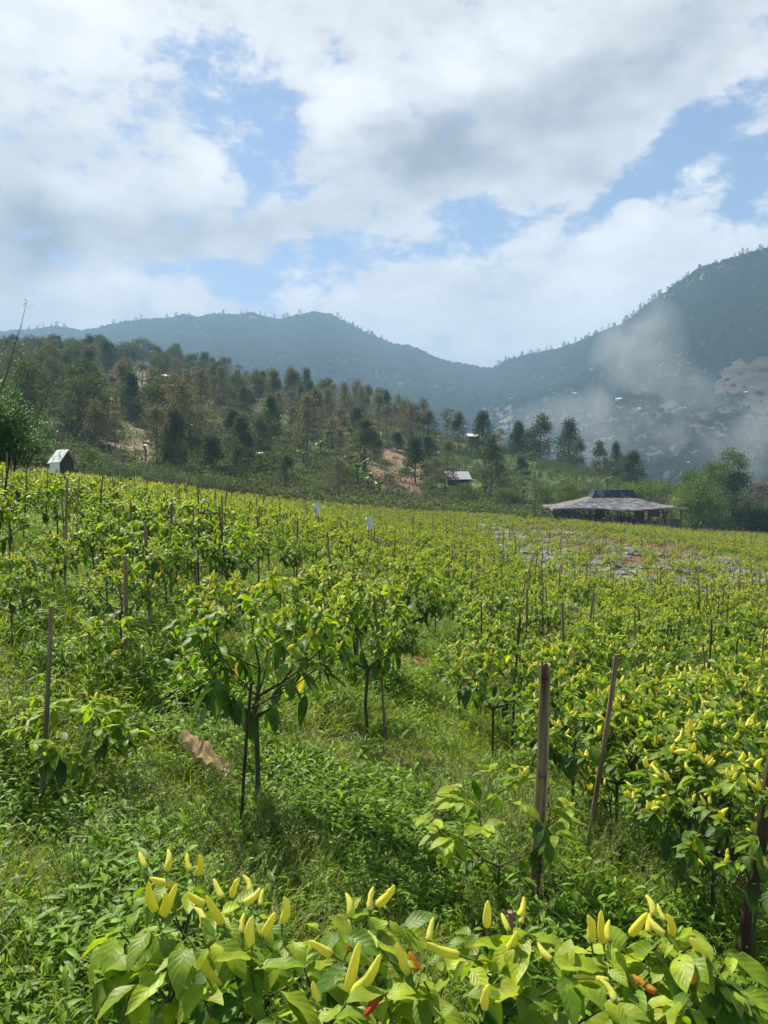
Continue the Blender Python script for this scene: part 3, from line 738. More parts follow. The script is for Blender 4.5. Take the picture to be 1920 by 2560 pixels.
# ------------------------------------------------------------------ weeds and grass
def weed_proto(seed, kind):
    rng = np.random.default_rng(seed); mb = MB()
    green = lambda n, lo=.0: np.array([.14, .24, .018]) * rng.uniform(.7, 1.7, (n, 1)) * np.array([1 + lo, 1, 1])
    if kind == 'grass':
        n = 110; P = np.concatenate([rng.normal(0, .085, (n, 2)), np.zeros((n, 1)) - .01], 1); a = rng.uniform(0, 6.28, n)
        D = np.stack([np.cos(a), np.sin(a), rng.uniform(.6, 2.4, n)], 1); c = green(n, .3); k = rng.random(n) < .2; c[k] = [.34, .32, .14]
        leaves(mb, P, D, rng.uniform(.14, .40, n), rng.uniform(.005, .010, n), rng.uniform(.2, .9, n), c, 5, 1, prof=w_blade)
    elif kind == 'broad':
        for s in range(9):
            a = rng.uniform(0, 6.28); p = np.array([rng.normal(0, .07), rng.normal(0, .07), 0]); d = np.array([math.cos(a) * .7, math.sin(a) * .7, 1.0]); h = rng.uniform(.1, .24)
            q = np.array([p + d * h * f + np.array([0, 0, -.1 * h * f * f]) for f in (0, .35, .7, 1)])
            tube(mb, q, [.002, .0018, .0015, .001], 3, (.07, .11, .03), 0, False)
            m = 7; f = rng.uniform(.25, 1, m)[:, None]; P = p + d * h * f; aa = rng.uniform(0, 6.28, m)
            D = np.stack([np.cos(aa), np.sin(aa), rng.uniform(-.1, .6, m)], 1)
            L = rng.uniform(.045, .10, m); leaves(mb, P, D, L, L * rng.uniform(.16, .26, m), rng.uniform(.1, .6, m), green(m), 4, 2, prof=w_lance)
    elif kind == 'round':
        n = 46; P = np.concatenate([rng.normal(0, .09, (n, 2)), rng.uniform(.02, .14, (n, 1))], 1); a = rng.uniform(0, 6.28, n)
        D = np.stack([np.cos(a), np.sin(a), rng.uniform(-.1, .5, n)], 1); L = rng.uniform(.025, .055, n)
        leaves(mb, P, D, L, L * .55, .2, green(n), 4, 2)
        m = 16; P = np.concatenate([rng.normal(0, .06, (m, 2)), np.zeros((m, 1))], 1); a = rng.uniform(0, 6.28, m); D = np.stack([np.cos(a), np.sin(a), rng.uniform(.8, 2, m)], 1)
        leaves(mb, P, D, rng.uniform(.1, .22, m), .005, .6, green(m, .4), 4, 1, prof=w_blade)
    elif kind == 'straw':
        n = 40; P = np.concatenate([rng.normal(0, .12, (n, 2)), rng.uniform(0, .03, (n, 1))], 1); a = rng.uniform(0, 6.28, n)
        D = np.stack([np.cos(a), np.sin(a), rng.uniform(-.05, .5, n)], 1); c = np.array([.28, .22, .12]) * rng.uniform(.5, 1.3, (n, 1))
        leaves(mb, P, D, rng.uniform(.08, .25, n), .004, rng.uniform(0, .5, n), c, 4, 1, prof=w_blade)
    elif kind == 'seed':
        for s in range(7):
            a = rng.uniform(0, 6.28); h = rng.uniform(.25, .42); d = np.array([math.cos(a) * .35, math.sin(a) * .35, 1])
            q = np.array([d * h * f * np.array([f, f, 1]) for f in (0, .3, .6, .85, 1)]); tube(mb, q, .0012, 3, (.22, .26, .09), 0, False)
            m = 9; f = rng.uniform(.75, 1, m)[:, None]; P = d * h * f * np.concatenate([f, f, np.ones((m, 1))], 1); aa = rng.uniform(0, 6.28, m)
            leaves(mb, P, np.stack([np.cos(aa), np.sin(aa), rng.uniform(.2, 1.2, m)], 1), .022, .003, .2, np.array([.30, .32, .13]), 2, 1, prof=w_lance)
        m = 44; a = rng.uniform(0, 6.28, m); P = np.concatenate([rng.normal(0, .05, (m, 2)), np.zeros((m, 1))], 1)
        leaves(mb, P, np.stack([np.cos(a), np.sin(a), rng.uniform(.7, 2, m)], 1), rng.uniform(.12, .26, m), .008, .5, green(m, .2), 4, 1, prof=w_blade)
    elif kind == 'tall':
        n = 26; P = np.concatenate([rng.normal(0, .05, (n, 2)), np.zeros((n, 1))], 1); a = rng.uniform(0, 6.28, n)
        D = np.stack([np.cos(a), np.sin(a), rng.uniform(1., 3, n)], 1)
        leaves(mb, P, D, rng.uniform(.2, .38, n), rng.uniform(.009, .016, n), rng.uniform(.3, .9, n), green(n, .1), 6, 2, prof=w_blade)
    return mb.mesh('weed_' + kind, [M_grass])
WP = [weed_proto(1, 'grass'), weed_proto(2, 'grass'), weed_proto(3, 'broad'), weed_proto(4, 'broad'), weed_proto(5, 'round'), weed_proto(6, 'round'), weed_proto(7, 'straw'), weed_proto(8, 'seed'), weed_proto(9, 'tall'), weed_proto(10, 'broad')]
def cloud_pts(n, d0, d1, um, power=1.0):
    u = RNG.uniform(-um, um, n); d = d0 + (d1 - d0) * RNG.random(n) ** power; return u * d, d
DRY = ground_hit(508, 1968)
wp = []
for (n, d0, d1, sc0, sc1, pw) in ((6000, 1.0, 4.5, .8, 1.2, .55), (8500, 4.5, 12, .95, 1.5, .6), (5500, 12, 30, 1.1, 1.9, .7), (5000, 30, 90, 1.4, 2.4, .7)):
    x, y = cloud_pts(n, d0, d1, .62, pw); k = in_field(x, y); x = x[k]; y = y[k]
    wp.append(np.stack([x, y, G(x, y), RNG.uniform(sc0, sc1, len(x))], 1))
wp = np.concatenate(wp)
X_, Y_ = project(wp[:, 0], wp[:, 1], wp[:, 2])
kill = np.zeros(len(wp), bool); soilm = np.zeros(len(wp), bool)
for P_, cc, w in g_soilpolys:
    k = inpoly(X_, Y_, P_); soilm |= k; kill |= k & (RNG.random(len(wp)) < .88 * w)
patch = vnoise(wp[:, 0] / .45, wp[:, 1] / .45, 77); patch2 = vnoise(wp[:, 0] / 1.3 + 4, wp[:, 1] / 1.3, 78)
pick = np.where(patch < .50, RNG.choice([0, 1, 0, 7, 8, 1, 3], len(wp)), np.where(patch < .66, RNG.choice([2, 3, 9, 0, 8, 1], len(wp)), RNG.choice([4, 0, 0, 1, 8, 2, 9], len(wp))))
pick = np.where((patch2 > .78) & (RNG.random(len(wp)) < .35), 6, pick); pick = np.where(soilm, RNG.choice([6, 0, 7, 6], len(wp)), pick)
kill |= (patch2 < .15) & (RNG.random(len(wp)) < .6)
kill |= (np.hypot(wp[:, 0] - DRY[0], wp[:, 1] - DRY[1] + .25) < .28) & (RNG.random(len(wp)) < .8)
wp = wp[~kill]; pick = pick[~kill]
scl = wp[:, 3] * .74 * (.65 + .8 * vnoise(wp[:, 0] / .8, wp[:, 1] / .8, 79)) * np.where(wp[:, 1] < 2.2, .75, 1)
scatter('weeds', WP, wp[:, :3], RNG.uniform(0, 6.28, len(wp)), scl, pick, RNG.normal(0, .12, (len(wp), 2)), 'weeds and grass covering the ground between the chili plants')

# ------------------------------------------------------------------ stakes
M_bam = simple_mat('weathered_bamboo', (.05, .032, .018), (.38, .28, .17), 40, .65, (1, 1, .06), bump=.5, dist=.004, lo=.3, hi=.72)
M_bam2 = simple_mat('dark_wood', (.02, .012, .007), (.13, .085, .05), 30, .8, (1, 1, .08), bump=.6, dist=.005)
M_bam3 = simple_mat('pale_bamboo', (.17, .11, .06), (.48, .36, .22), 24, .6, (1, 1, .06), bump=.4, dist=.004)
def stake_mesh(seed, L, r, mat, crooked=.01):
    rng = np.random.default_rng(seed); mb = MB(); n = 15; t = np.linspace(0, 1, n); ph = rng.uniform(0, 6.28)
    r = r * .84; P = np.stack([crooked * np.sin(3 * t + ph) * L, crooked * np.cos(4 * t + ph) * L, t * L], 1); rr = r * (1 - .15 * t) * (1 + .12 * (np.arange(n) % 4 == 0))
    tube(mb, P, rr, 8, (.5, .5, .5), 0)
    a = rng.uniform(0, 6.28); b0 = P[-1] - [0, 0, .002]      # splinter left by the cut
    tube(mb, [b0 + [r * .5 * math.cos(a), r * .5 * math.sin(a), -.01], b0 + [r * .6 * math.cos(a), r * .6 * math.sin(a), r * 1.6]], [r * .35, r * .05], 4, (.5, .5, .5), 0)
    return mb.mesh('stake', [mat])
def put_stake(name, p0, p1, me, L, label, group=None, cat='stake'):
    d = Vector(p1) - Vector(p0); q = Vector((0, 0, 1)).rotation_difference(d.normalized()).to_euler()
    o = obj(name, me, None, p0, q, (1, 1, d.length / L)); return tag(o, label, cat, group)
# thick split bamboo: open channel facing the viewer with node walls
def split_bamboo(L, r):
    rng = np.random.default_rng(4); mb = MB(); n = 60; t = np.linspace(0, 1, n)
    arc = np.linspace(-1.95, 1.95, 15) + PI / 2       # opens toward -y
    R_ = r * (1 - .1 * t) * (1 + .10 * np.exp(-((t[:, None] - np.array([.27, .62, .97])) / .012) ** 2).sum(1))
    cx = .012 * np.sin(t * 3.3); ring = []
    for ri in (1.0, .76):
        rr = R_ * ri
        V = np.stack([cx[:, None] + rr[:, None] * np.cos(arc)[None], rr[:, None] * np.sin(arc)[None], np.broadcast_to((t * L)[:, None], (n, 15))], -1)
        V[..., :2] += rng.normal(0, r * .015, V[..., :2].shape)
        V[:, 0, 1] -= .0; jag = rng.normal(0, .006, 15); V[-1, :, 2] += jag; ring.append(V)
    k = 15; i, j = np.meshgrid(np.arange(n - 1), np.arange(k - 1), indexing='ij'); a = (i * k + j).ravel(); q = np.stack([a, a + 1, a + k + 1, a + k], 1)
    mb.add(ring[0].reshape(-1, 3), q, (1, 1, 1)); mb.add(ring[1].reshape(-1, 3), q[:, ::-1], (1, 1, 1), None, 1)
    for jj in (0, k - 1):
        A = ring[0][:, jj]; B = ring[1][:, jj]; V = np.concatenate([A, B]); ii = np.arange(n - 1); mb.add(V, np.stack([ii, ii + 1, ii + 1 + n, ii + n], 1), (1, 1, 1), None, 1)
    V = np.concatenate([ring[0][-1], ring[1][-1]]); ii = np.arange(k - 1); mb.add(V, np.stack([ii, ii + 1, ii + 1 + k, ii + k], 1), (1, 1, 1), None, 1)
    for f in (.27, .62, .965):
        ix = int(f * (n - 1)); V = ring[1][ix]; mb.add(np.concatenate([V, V + [0, 0, .008]]), [list(range(k)), list(range(2 * k - 1, k - 1, -1))], (.5, .5, .5), None, 1)
    return mb.mesh('split_bamboo', [simple_mat('split_bamboo_shell', (.03, .018, .01), (.20, .13, .07), 34, .6, (1, 1, .06), bump=.5, dist=.004), simple_mat('split_bamboo_inside', (.14, .085, .045), (.62, .47, .30), 26, .6, (1, 1, .05), bump=.5, dist=.004)])
M_bamin = M_bam3
specials = [ # x0,y0 (top) x1,y1 (base) radius, material, label
 (108,1308,95,1762,.014,M_bam,'long thin bamboo stake at the left standing in the weeds'),
 (145,1032,143,1300,.016,M_bam3,'tall pale bamboo stake at the upper left'),
 (373,1088,368,1305,.019,M_bam,'thick weathered post in the left middle of the field'),
 (557,1115,557,1300,.015,M_bam,'pair of grey stakes in the middle, left of the white bags'),
 (1281,1272,1255,1475,.017,M_bam,'leaning stake with a forked top right of the crossed poles'),
 (1325,1412,1268,1890,.015,M_bam,'brown leaning stake beside the slim chili plant at the right'),
 (1124,1333,1107,1640,.012,M_bam2,'black upright stake left of the split bamboo'),
 (1148,1208,1108,1372,.014,M_bam3,'thin pale pole leaning right, one of the crossed poles'),
 (1118,1285,1168,1432,.009,M_bam2,'thin dark pole leaning left, one of the crossed poles'),
 (1336,1366,1334,1480,.015,M_bam,'short stake just behind the brown leaning stake'),
 (806,1286,832,1602,.012,M_bam,'stake tied among the bundle of dark stems in the centre'),
 (1390,1312,1390,1420,.010,M_bam,'thin stake between the crossed poles and the right edge'),
 (183,1000,186,1120,.010,M_bam2,'thin black stake on the skyline left of the stumpy post'),
 (205,1020,208,1110,.018,M_bam,'stumpy post on the skyline near the white roofed shelter'),
 (17,1082,24,1280,.014,M_bam,'dark stake near the left edge'),
 (4,1012,6,1170,.012,M_bam,'stake cut by the left edge'),
 (270,1200,278,1478,.018,M_bam,'brown post behind the small sparse chili plant'),
 (415,1100,415,1230,.014,M_bam,'left one of two stakes right of the thick weathered post'),
 (434,1106,436,1225,.012,M_bam2,'right one of two stakes right of the thick weathered post'),
 (545,1475,520,1830,.010,M_bam2,'thin stick propping the tall front chili plant'),
 (1500,1368,1506,1450,.013,M_bam2,'dark stake behind the chili plants full of pale fruit'),
]
for i, (x0, y0, x1, y1, r, m, lab) in enumerate(specials):
    b = ground_hit(DX(x1), DX(y1)); tp = at_depth(DX(x0), DX(y0), b[1] - .04)
    L = float(np.linalg.norm(tp - b)) + .15; d = (tp - b) / np.linalg.norm(tp - b)
    put_stake('bamboo_stake', b - d * .15, tp, stake_mesh(i, L, r, m), L, lab)
b = ground_hit(DX(1148), DX(1995)); tp = at_depth(DX(1178), DX(1436), b[1] - .05); dv = tp - b; L = float(np.linalg.norm(dv)); d = dv / L
put_stake('split_bamboo_stake', b - d * .1, tp, split_bamboo(L + .1, .024), L + .1, 'thick split bamboo stake standing in the foreground right of centre')
b = ground_hit(DX(1622), DX(2125)); tp = at_depth(DX(1668), DX(1480), b[1] - .1); L = float(np.linalg.norm(tp - b))
put_stake('wooden_post', b - (tp - b) * .1, tp, stake_mesh(77, L * 1.1, .031, M_bam2, .02), L * 1.1, 'thick dark wooden post cut by the right edge', cat='post')
b = ground_hit(1288, 2500, .9); b = at_depth(1290, 2330, 1.5); tp = at_depth(1284, 2285, 1.49)
gb = np.array([b[0] + .01, b[1], g(b[0], b[1])]); L = float(np.linalg.norm(tp - gb))
put_stake('bamboo_stake', gb, tp, stake_mesh(78, L, .008, simple_mat('pinkish_wood', (.25, .12, .08), (.42, .24, .17), 30, .6, (1, 1, .1))), L, 'short pinkish brown stick among the foreground chilies')
SM = [stake_mesh(200 + i, 1.0, r, m, .012) for i, (r, m) in enumerate([(.014, M_bam), (.011, M_bam2), (.012, M_bam3), (.017, M_bam), (.010, M_bam3)])]
cand = np.where(RNG.random(len(pts)) < np.where(pts[:, 1] < 22, .68, .36))[0]; nst = 0; rest = []
for i in cand:
    x, y = pts[i] + RNG.normal(0, .06, 2); z = g(x, y); X0, Y0 = project(x, y, z + 1)
    h = RNG.uniform(.85, 1.25) * (1 if y < 30 else 1.15)
    if y < 5.5: continue
    tl = RNG.normal(0, .05, 2); k = RNG.integers(0, 5) if y < 25 else RNG.choice([2, 4, 0, 2])
    if -10 < X0 < 1930 and nst < 230:
        zl = 'left' if X0 < 640 else ('middle' if X0 < 1180 else 'right hand')
        o = obj('bamboo_stake', SM[k], None, (x, y, z - .1), (tl[0], tl[1], RNG.uniform(0, 6)), (1, 1, h + .1))
        tag(o, 'thin weathered stake supporting the chili plants in the %s rows' % zl, 'stake', 'thin stakes in the %s rows' % zl); nst += 1
    else: rest.append((x, y, z - .1, h + .1, k))
rest = np.array(rest)
scatter('field_stakes', SM, rest[:, :3], RNG.uniform(0, 6.28, len(rest)), rest[:, 3], rest[:, 4].astype(int), RNG.normal(0, .05, (len(rest), 2)), 'distant thin stakes standing among the far chili rows')

# ------------------------------------------------------------------ plastic sheets and bags, dry leaf
M_plastic = simple_mat('silver_black_plastic', (.025, .025, .03), (.26, .26, .28), 3.4, .5, spec=.6, bump=.5, dist=.03, lo=.42, hi=.6)
M_white = simple_mat('white_plastic', (.62, .64, .66), (.8, .82, .84), 12, .45, bump=.2)
def sheet(seed, Lx, Ly, amp=.07, white=False):
    rng = np.random.default_rng(seed); mb = MB(); nx, ny = 34, 12; u = np.linspace(-.5, .5, nx); v = np.linspace(-.5, .5, ny)
    A, B = np.meshgrid(u, v, indexing='ij'); edge = 1 + .28 * (vnoise(A * 7 + seed, B * 0 + 1, seed) - .5)
    x = A * Lx; y = B * Ly * edge + .2 * Ly * (vnoise(A * 4, A * 0, seed + 5) - .5)
    z = amp * fbm(A * Lx * 3.1 + seed, B * Ly * 4.3, 3, seed) + .10 * (1 - (2 * B) ** 2) + amp * .4 * fbm(A * Lx * 11, B * Ly * 9, 2, seed + 2)
    a = (np.arange(nx - 1)[:, None] * ny + np.arange(ny - 1)[None]).ravel()
    mb.add(np.stack([x.ravel(), y.ravel(), z.ravel()], 1), np.stack([a, a + ny, a + ny + 1, a + 1], 1)); return mb.mesh('plastic_sheet', [M_white if white else M_plastic])
SH = [sheet(s, 2.4 + .5 * (s % 3), .75, .10) for s in range(5)]
rot0 = math.atan2(rows_dir[1], rows_dir[0])
spots = [(1185,1315),(1215,1322),(1250,1335),(1290,1345),(1262,1352),(1330,1352),(1300,1368),(1340,1385),(1368,1400),(1400,1378),(1420,1405),(1450,1412),(1440,1430),(1480,1432),(1510,1440),(1530,1398),(1560,1450),(1600,1452),(1555,1375),(1640,1462),
         (1690,1408),(1730,1415),(1765,1422),(1700,1455),(1750,1460),(1800,1462),(1830,1430),(1860,1455),(1895,1462),(1905,1440),(1640,1340),(1480,1355),(1400,1335),(1735,1350),(1600,1390),(1530,1545),(1240,1500),(1180,1470),(1380,1520),(1780,1500),(1700,1492)]
for i, (X, Y) in enumerate(spots):
    p = ground_hit(X, Y, 5, 95)
    o = obj('plastic_sheet', SH[i % 5], None, (p[0], p[1], p[2] + .02), (0, 0, rot0 + RNG.normal(0, .15)), RNG.uniform(.7, 1.2) * (1 if p[1] > 22 else .5))
    tag(o, 'crumpled silver and black plastic sheet on the soil in the right part of the field', 'plastic sheet', 'torn plastic mulch sheets between the rows')
k_ = 0
for i in range(400):
    X, Y = RNG.uniform(1180, 1930), RNG.uniform(1305, 1490)
    if k_ >= 40 or not inpoly(np.array([X]), np.array([Y]), [(1180,1312),(1330,1305),(1500,1335),(1930,1425),(1930,1490),(1650,1485),(1380,1455),(1250,1395)])[0]: continue
    p = ground_hit(X, Y, 5, 95); b_ = round(float(np.dot(p[:2], rows_n)) / 1.3) * 1.3 + .1; p[:2] = float(np.dot(p[:2], rows_dir)) * rows_dir + b_ * rows_n; p[2] = g(p[0], p[1])
    o = obj('plastic_sheet', SH[i % 5], None, (p[0], p[1], p[2] + .01), (0, 0, rot0 + RNG.normal(0, .06)), (RNG.uniform(.6, 1.4), RNG.uniform(.4, .75), .9))
    tag(o, 'crumpled silver and black plastic sheet on the soil in the right part of the field', 'plastic sheet', 'torn plastic mulch sheets between the rows'); k_ += 1
p = ground_hit(1285, 1372, 20, 90); o = obj('plastic_sheet', sheet(31, .75, .5, .2, True), None, (p[0], p[1], p[2] + .15), (.5, 0, .3)); tag(o, 'bright white crumpled plastic sheet at the left end of the torn sheets', 'plastic sheet')
def bag_mesh(w, h):
    mb = MB(); nz, na = 12, 16; V = []
    for i in range(nz):
        t = i / (nz - 1)
        for j in range(na):
            a = j / na * 2 * PI; ex = (w * (.42 + .10 * t)) * math.cos(a); ey = .10 * (1 - .5 * t) * math.sin(a) * (1 + .3 * math.sin(5 * a + 7 * t))
            V.append([ex + .02 * math.sin(6 * t), ey, t * h + (.06 * math.cos(a) if i == nz - 1 else 0)])
    i, j = np.meshgrid(np.arange(nz - 1), np.arange(na), indexing='ij'); i = i.ravel(); j = j.ravel()
    mb.add(V, np.stack([i * na + j, i * na + (j + 1) % na, (i + 1) * na + (j + 1) % na, (i + 1) * na + j], 1)); mb.add(V[:na], [list(range(na))]); return mb.mesh('white_bag', [M_white])
for (x, yt, yb, dist, lab) in ((684, 1086, 1113, 24, 'white plastic bag hanging above the plants, left one of two'), (798, 1116, 1142, 21, 'white plastic bag hanging above the plants, right one of two')):
    a = at_depth(DX(x), DX(yt), dist); c = at_depth(DX(x), DX(yb), dist); h = float(a[2] - c[2])
    z0 = g(c[0], c[1]); L = float(a[2] - z0)
    put_stake('bamboo_stake', (c[0] + .05, c[1] + .12, z0 - .1), (c[0] + .05, c[1] + .12, a[2] - .02), stake_mesh(300, L, .014, M_bam, .004), L, 'stake carrying the %s of the two white bags' % ('left' if x < 700 else 'right'))
    o = obj('white_bag', bag_mesh(.17, h), None, (c[0], c[1], c[2])); tag(o, lab, 'bag')
def dry_leaf():
    rng = np.random.default_rng(5); mb = MB(); nx, ny = 40, 18; t = np.linspace(0, 1, nx); s = np.linspace(-1, 1, ny)
    A, B = np.meshgrid(t, s, indexing='ij'); w = (np.sin(PI * A ** .85) ** .7) * .085
    bw = w * np.sign(B) * np.abs(B); crease = .006 * np.sin(A * 34 - np.abs(B) * 6) + .010 * (fbm(A * 9 + 3, B * 4, 3, 3) - .5)
    fold_ = np.clip(np.abs(B), 0, 1); x = A * .26 - .13 + .02 * np.abs(B) * np.sin(A * 9)
    y = bw * .75 * (1 - .25 * fold_) + crease; z = .95 * w * fold_ ** 1.4 * (1 + .25 * np.sin(A * 13 + B)) + .16 * (A - .55) ** 2 * 2.2 * (A < .55) - .02 * A + crease
    V = np.stack([x.ravel(), y.ravel(), z.ravel()], 1)
    a = (np.arange(nx - 1)[:, None] * ny + np.arange(ny - 1)[None]).ravel(); mb.add(V, np.stack([a, a + ny, a + ny + 1, a + 1], 1), (.46, .36, .25), np.stack([A.ravel(), B.ravel()], 1))
    tube(mb, [[.12, 0, -.05], [.15, 0, -.045], [.175, .0, -.05]], [.004, .003, .002], 5, (.6, .5, .4)); return mb.mesh('dry_leaf', [leaf_mat('dry_leaf_brown', trans=.35, rough=.8, veins=True, spec=.15, tint=(1.1, 1., .8))])
p = ground_hit(508, 1968); q = at_depth(508, 1915, p[1]); o = obj('dry_leaf', dry_leaf(), None, at_depth(508, 1908, p[1] - .22), (.12, .16, -.12), (1.05, 1.0, 1.15)); tag(o, 'large curled dry brown leaf lying on the weeds left of the tall front plant', 'dry leaf')

# ------------------------------------------------------------------ trees
def tree_proto(seed, H, R, cols, crown0=.25, shape='cone', nclump=70, per=34, leaf=.3, sparse=1.0, trunk_r=.13, lean=0., spread=.10):
    rng = np.random.default_rng(seed); tr = MB(); cr = MB()
    n = 8; t = np.linspace(0, 1, n); off = rng.normal(0, .05, (n, 2)).cumsum(0) * H * .06
    P = np.stack([off[:, 0] + lean * t, off[:, 1], t * H * .96], 1); P[0, :2] = 0
    tube(tr, P, trunk_r * (1 - .9 * t) + .012, 7)
    cols = np.array(cols); allP = []; allC = []; allD = []
    for k in range(nclump):
        f = rng.random() ** .85; h = crown0 + (1 - crown0) * f
        if shape == 'cone': rmax = R * (1 - f) ** .75 * (1 if f > .08 else .75) + .06 * R
        elif shape == 'round': rmax = R * math.sqrt(max(0.04, 1 - (2 * f - 1) ** 2))
        else: rmax = R * (math.sin(PI * min(1, f * .85 + .12)) ** .7) + .05
        r = rmax * (rng.uniform(.35, 1) ** .6) * rng.uniform(.8, 1.12); a = rng.uniform(0, 2 * PI)
        base = np.array([np.interp(h, t, P[:, 0]), np.interp(h, t, P[:, 1]), h * H])
        c = base + [r * math.cos(a), r * math.sin(a), rng.normal(0, .02) * H]
        if k % 2 == 0: tube(tr, [base - [0, 0, .08 * H * (1 - f * .6)], (base + c) / 2 - [0, 0, .02 * H], c], [trunk_r * .28 * (1 - f * .6), trunk_r * .16, .012], 4, cap=False)
        m = int(per * rng.uniform(.6, 1.4) * sparse); sg = spread * R * rng.uniform(.7, 1.3) + .12
        q = c + rng.normal(0, 1, (m, 3)) * [sg, sg, sg * .75]
        allP.append(q); cc = cols[rng.integers(0, len(cols))] * rng.uniform(.75, 1.25); allC.append(np.tile(cc, (m, 1)) * rng.uniform(.75, 1.3, (m, 1)))
        D = (q - c); D = nrm(D) + rng.normal(0, .5, (m, 3)); allD.append(D)
    Pp = np.concatenate(allP); Dd = np.concatenate(allD); Cc = np.concatenate(allC); L = leaf * rng.uniform(.6, 1.3, len(Pp))
    leaves(cr, Pp, Dd, L, L * .62, .2, Cc, 2, 1, prof=w_lance, up=rng.normal(0, 1, (len(Pp), 3)))
    return tr.mesh('trunk', [M_bark]), cr.mesh('crown', [M_tree])
BR = [(.19,.17,.11), (.16,.155,.09), (.12,.135,.06), (.21,.18,.125)]; DK = [(.045,.08,.034), (.06,.10,.04), (.08,.115,.048)]; MIX = [(.085,.115,.045), (.15,.14,.075), (.07,.10,.04)]
LT = [(.16,.25,.045), (.11,.19,.04), (.21,.27,.055)]; OL = [(.105,.145,.05), (.14,.155,.065), (.085,.115,.045)]
KIND = {
 'brown': ([tree_proto(s, 8, 2.1, BR, .27, 'cone', 70, 30, .27, .8) for s in (1, 2, 3)], 'grey brown tree with a thin conical crown', 8),
 'dark': ([tree_proto(s, 8, 2.3, DK, .16, 'cone', 90, 40, .3) for s in (4, 5, 6)], 'dense dark green conical tree', 8),
 'mix': ([tree_proto(s, 8, 2.3, MIX, .2, 'cone', 85, 34, .28) for s in (7, 8, 9)], 'conical tree with a mottled brown and green crown', 8),
 'olive': ([tree_proto(s, 7, 2.4, OL, .2, 'round', 90, 40, .3) for s in (10, 11)], 'olive green tree with a rounded crown', 7),
 'slim': ([tree_proto(s, 9, .9, BR + OL, .55, 'round', 30, 26, .26, .8, .09) for s in (12, 13)], 'slim tree with a long bare trunk and tufted crown', 9),
 'bush': ([tree_proto(s, 3, 1.6, OL + LT[:1], .05, 'round', 60, 34, .22, 1, .06) for s in (14, 15)], 'low rounded shrub', 3),
}
TREE_ROOTS = {}
for k, (prs, lab, h) in KIND.items():
    for m_ in prs: m_[0].name = 'trunk'; m_[1].name = 'crown'
def put_tree(kind, p, H, label, group=None, wide=1.0, name=None, cat='tree'):
    prs, lab, h0 = KIND[kind]; pr = prs[RNG.integers(0, len(prs))]; s = H / h0
    e = empty(name or ('shrub' if kind == 'bush' else 'tree'), p - np.array([0, 0, .05 * H]), RNG.uniform(0, 6.28), (s * wide, s * wide, s), label, cat, group)
    obj('trunk', pr[0], e); obj('crown', pr[1], e); return e
def ZA(x, y): return x / 3.318, 780 + y / 3.318
def ZB(x, y): return 400 + x / 3.318, 850 + y / 3.318
def ZC(x, y): return 800 + x / 3.318, 950 + y / 3.318
def ZD(x, y): return 1200 + x / 2.304, 950 + y / 2.304
TL = [(ZA, [(1045,370,735,'brown',90),(930,530,690,'dark',75),(800,700,1150,'brown',100),(955,800,1170,'brown',80),(1020,1110,1360,'slim',60),(1260,560,760,'dark',80),(1510,490,720,'dark',90),(1450,780,1350,'mix',100),(1300,760,1290,'brown',120),
       (570,640,1130,'slim',60),(1600,340,600,'olive',90),(1480,265,400,'dark',60),(1190,215,440,'olive',110),(1060,250,450,'olive',120),(930,260,440,'olive',80),(450,190,480,'dark',90),(280,200,480,'olive',110),(120,230,560,'olive',110),(650,240,520,'olive',100),(770,260,560,'brown',80),(350,360,700,'dark',120),(620,380,700,'dark',110),(1180,420,640,'brown',90),(1340,330,560,'olive',100),(740,1130,1320,'bush',110),(200,400,800,'dark',110),(520,560,860,'mix',100)]),
      (ZB, [(190,270,510,'dark',75),(285,280,460,'dark',55),(370,300,480,'dark',70),(380,100,270,'dark',65),(490,310,500,'dark',60),(670,190,320,'slim',60),(810,230,375,'brown',50),(905,230,330,'brown',40),(950,240,405,'mix',45),(1215,235,365,'dark',35),(1130,250,430,'brown',70),(1400,310,480,'mix',70),
       (1530,350,610,'brown',65),(720,400,590,'dark',85),(120,560,1115,'mix',110),(330,520,850,'brown',110),(430,790,1145,'dark',110),(600,580,830,'dark',85),(700,580,800,'brown',60),(820,640,1010,'mix',120),(570,780,1010,'brown',70),(650,860,1200,'mix',95),(1040,930,1250,'mix',90),(1640,370,480,'dark',40),(1640,560,745,'dark',45),
       (1250,420,700,'brown',80),(1350,500,720,'brown',70),(1080,420,640,'brown',70),(1500,560,800,'brown',70),(1150,700,900,'bush',90),(250,430,620,'brown',80)]),
      (ZC, [(200,20,400,'brown',65),(310,50,200,'dark',40),(370,120,340,'mix',60),(300,230,420,'dark',50),(490,100,480,'brown',75),(620,190,460,'brown',60),(760,200,470,'dark',85),(850,180,400,'slim',50),(640,430,590,'dark',80),(900,250,500,'mix',85),(790,470,855,'dark',100),(900,460,650,'dark',85),(450,430,655,'dark',75),
       (330,430,668,'slim',40),(1040,230,570,'slim',90),(1150,260,585,'mix',75),(1060,480,905,'brown',75),(960,620,880,'brown',70),(1350,260,580,'dark',85),(1420,430,995,'mix',95),(1640,360,580,'mix',70),(1500,400,540,'slim',40),(150,650,1010,'brown',110),(60,60,420,'brown',80),(100,300,560,'brown',80)]),
      (ZD, [(215,240,410,'dark',50),(345,190,470,'mix',75),(510,225,515,'dark',65),(690,345,565,'mix',52),(780,360,530,'dark',42),(880,410,620,'dark',65),(830,430,590,'mix',60),(235,440,560,'dark',45),(290,280,450,'mix',60),(560,330,520,'mix',50)])]
zn = {'ZA': 'on the left hillside', 'ZB': 'on the middle hillside', 'ZC': 'above the metal roofed hut', 'ZD': 'on the hill behind the pavilion'}
tpos = []
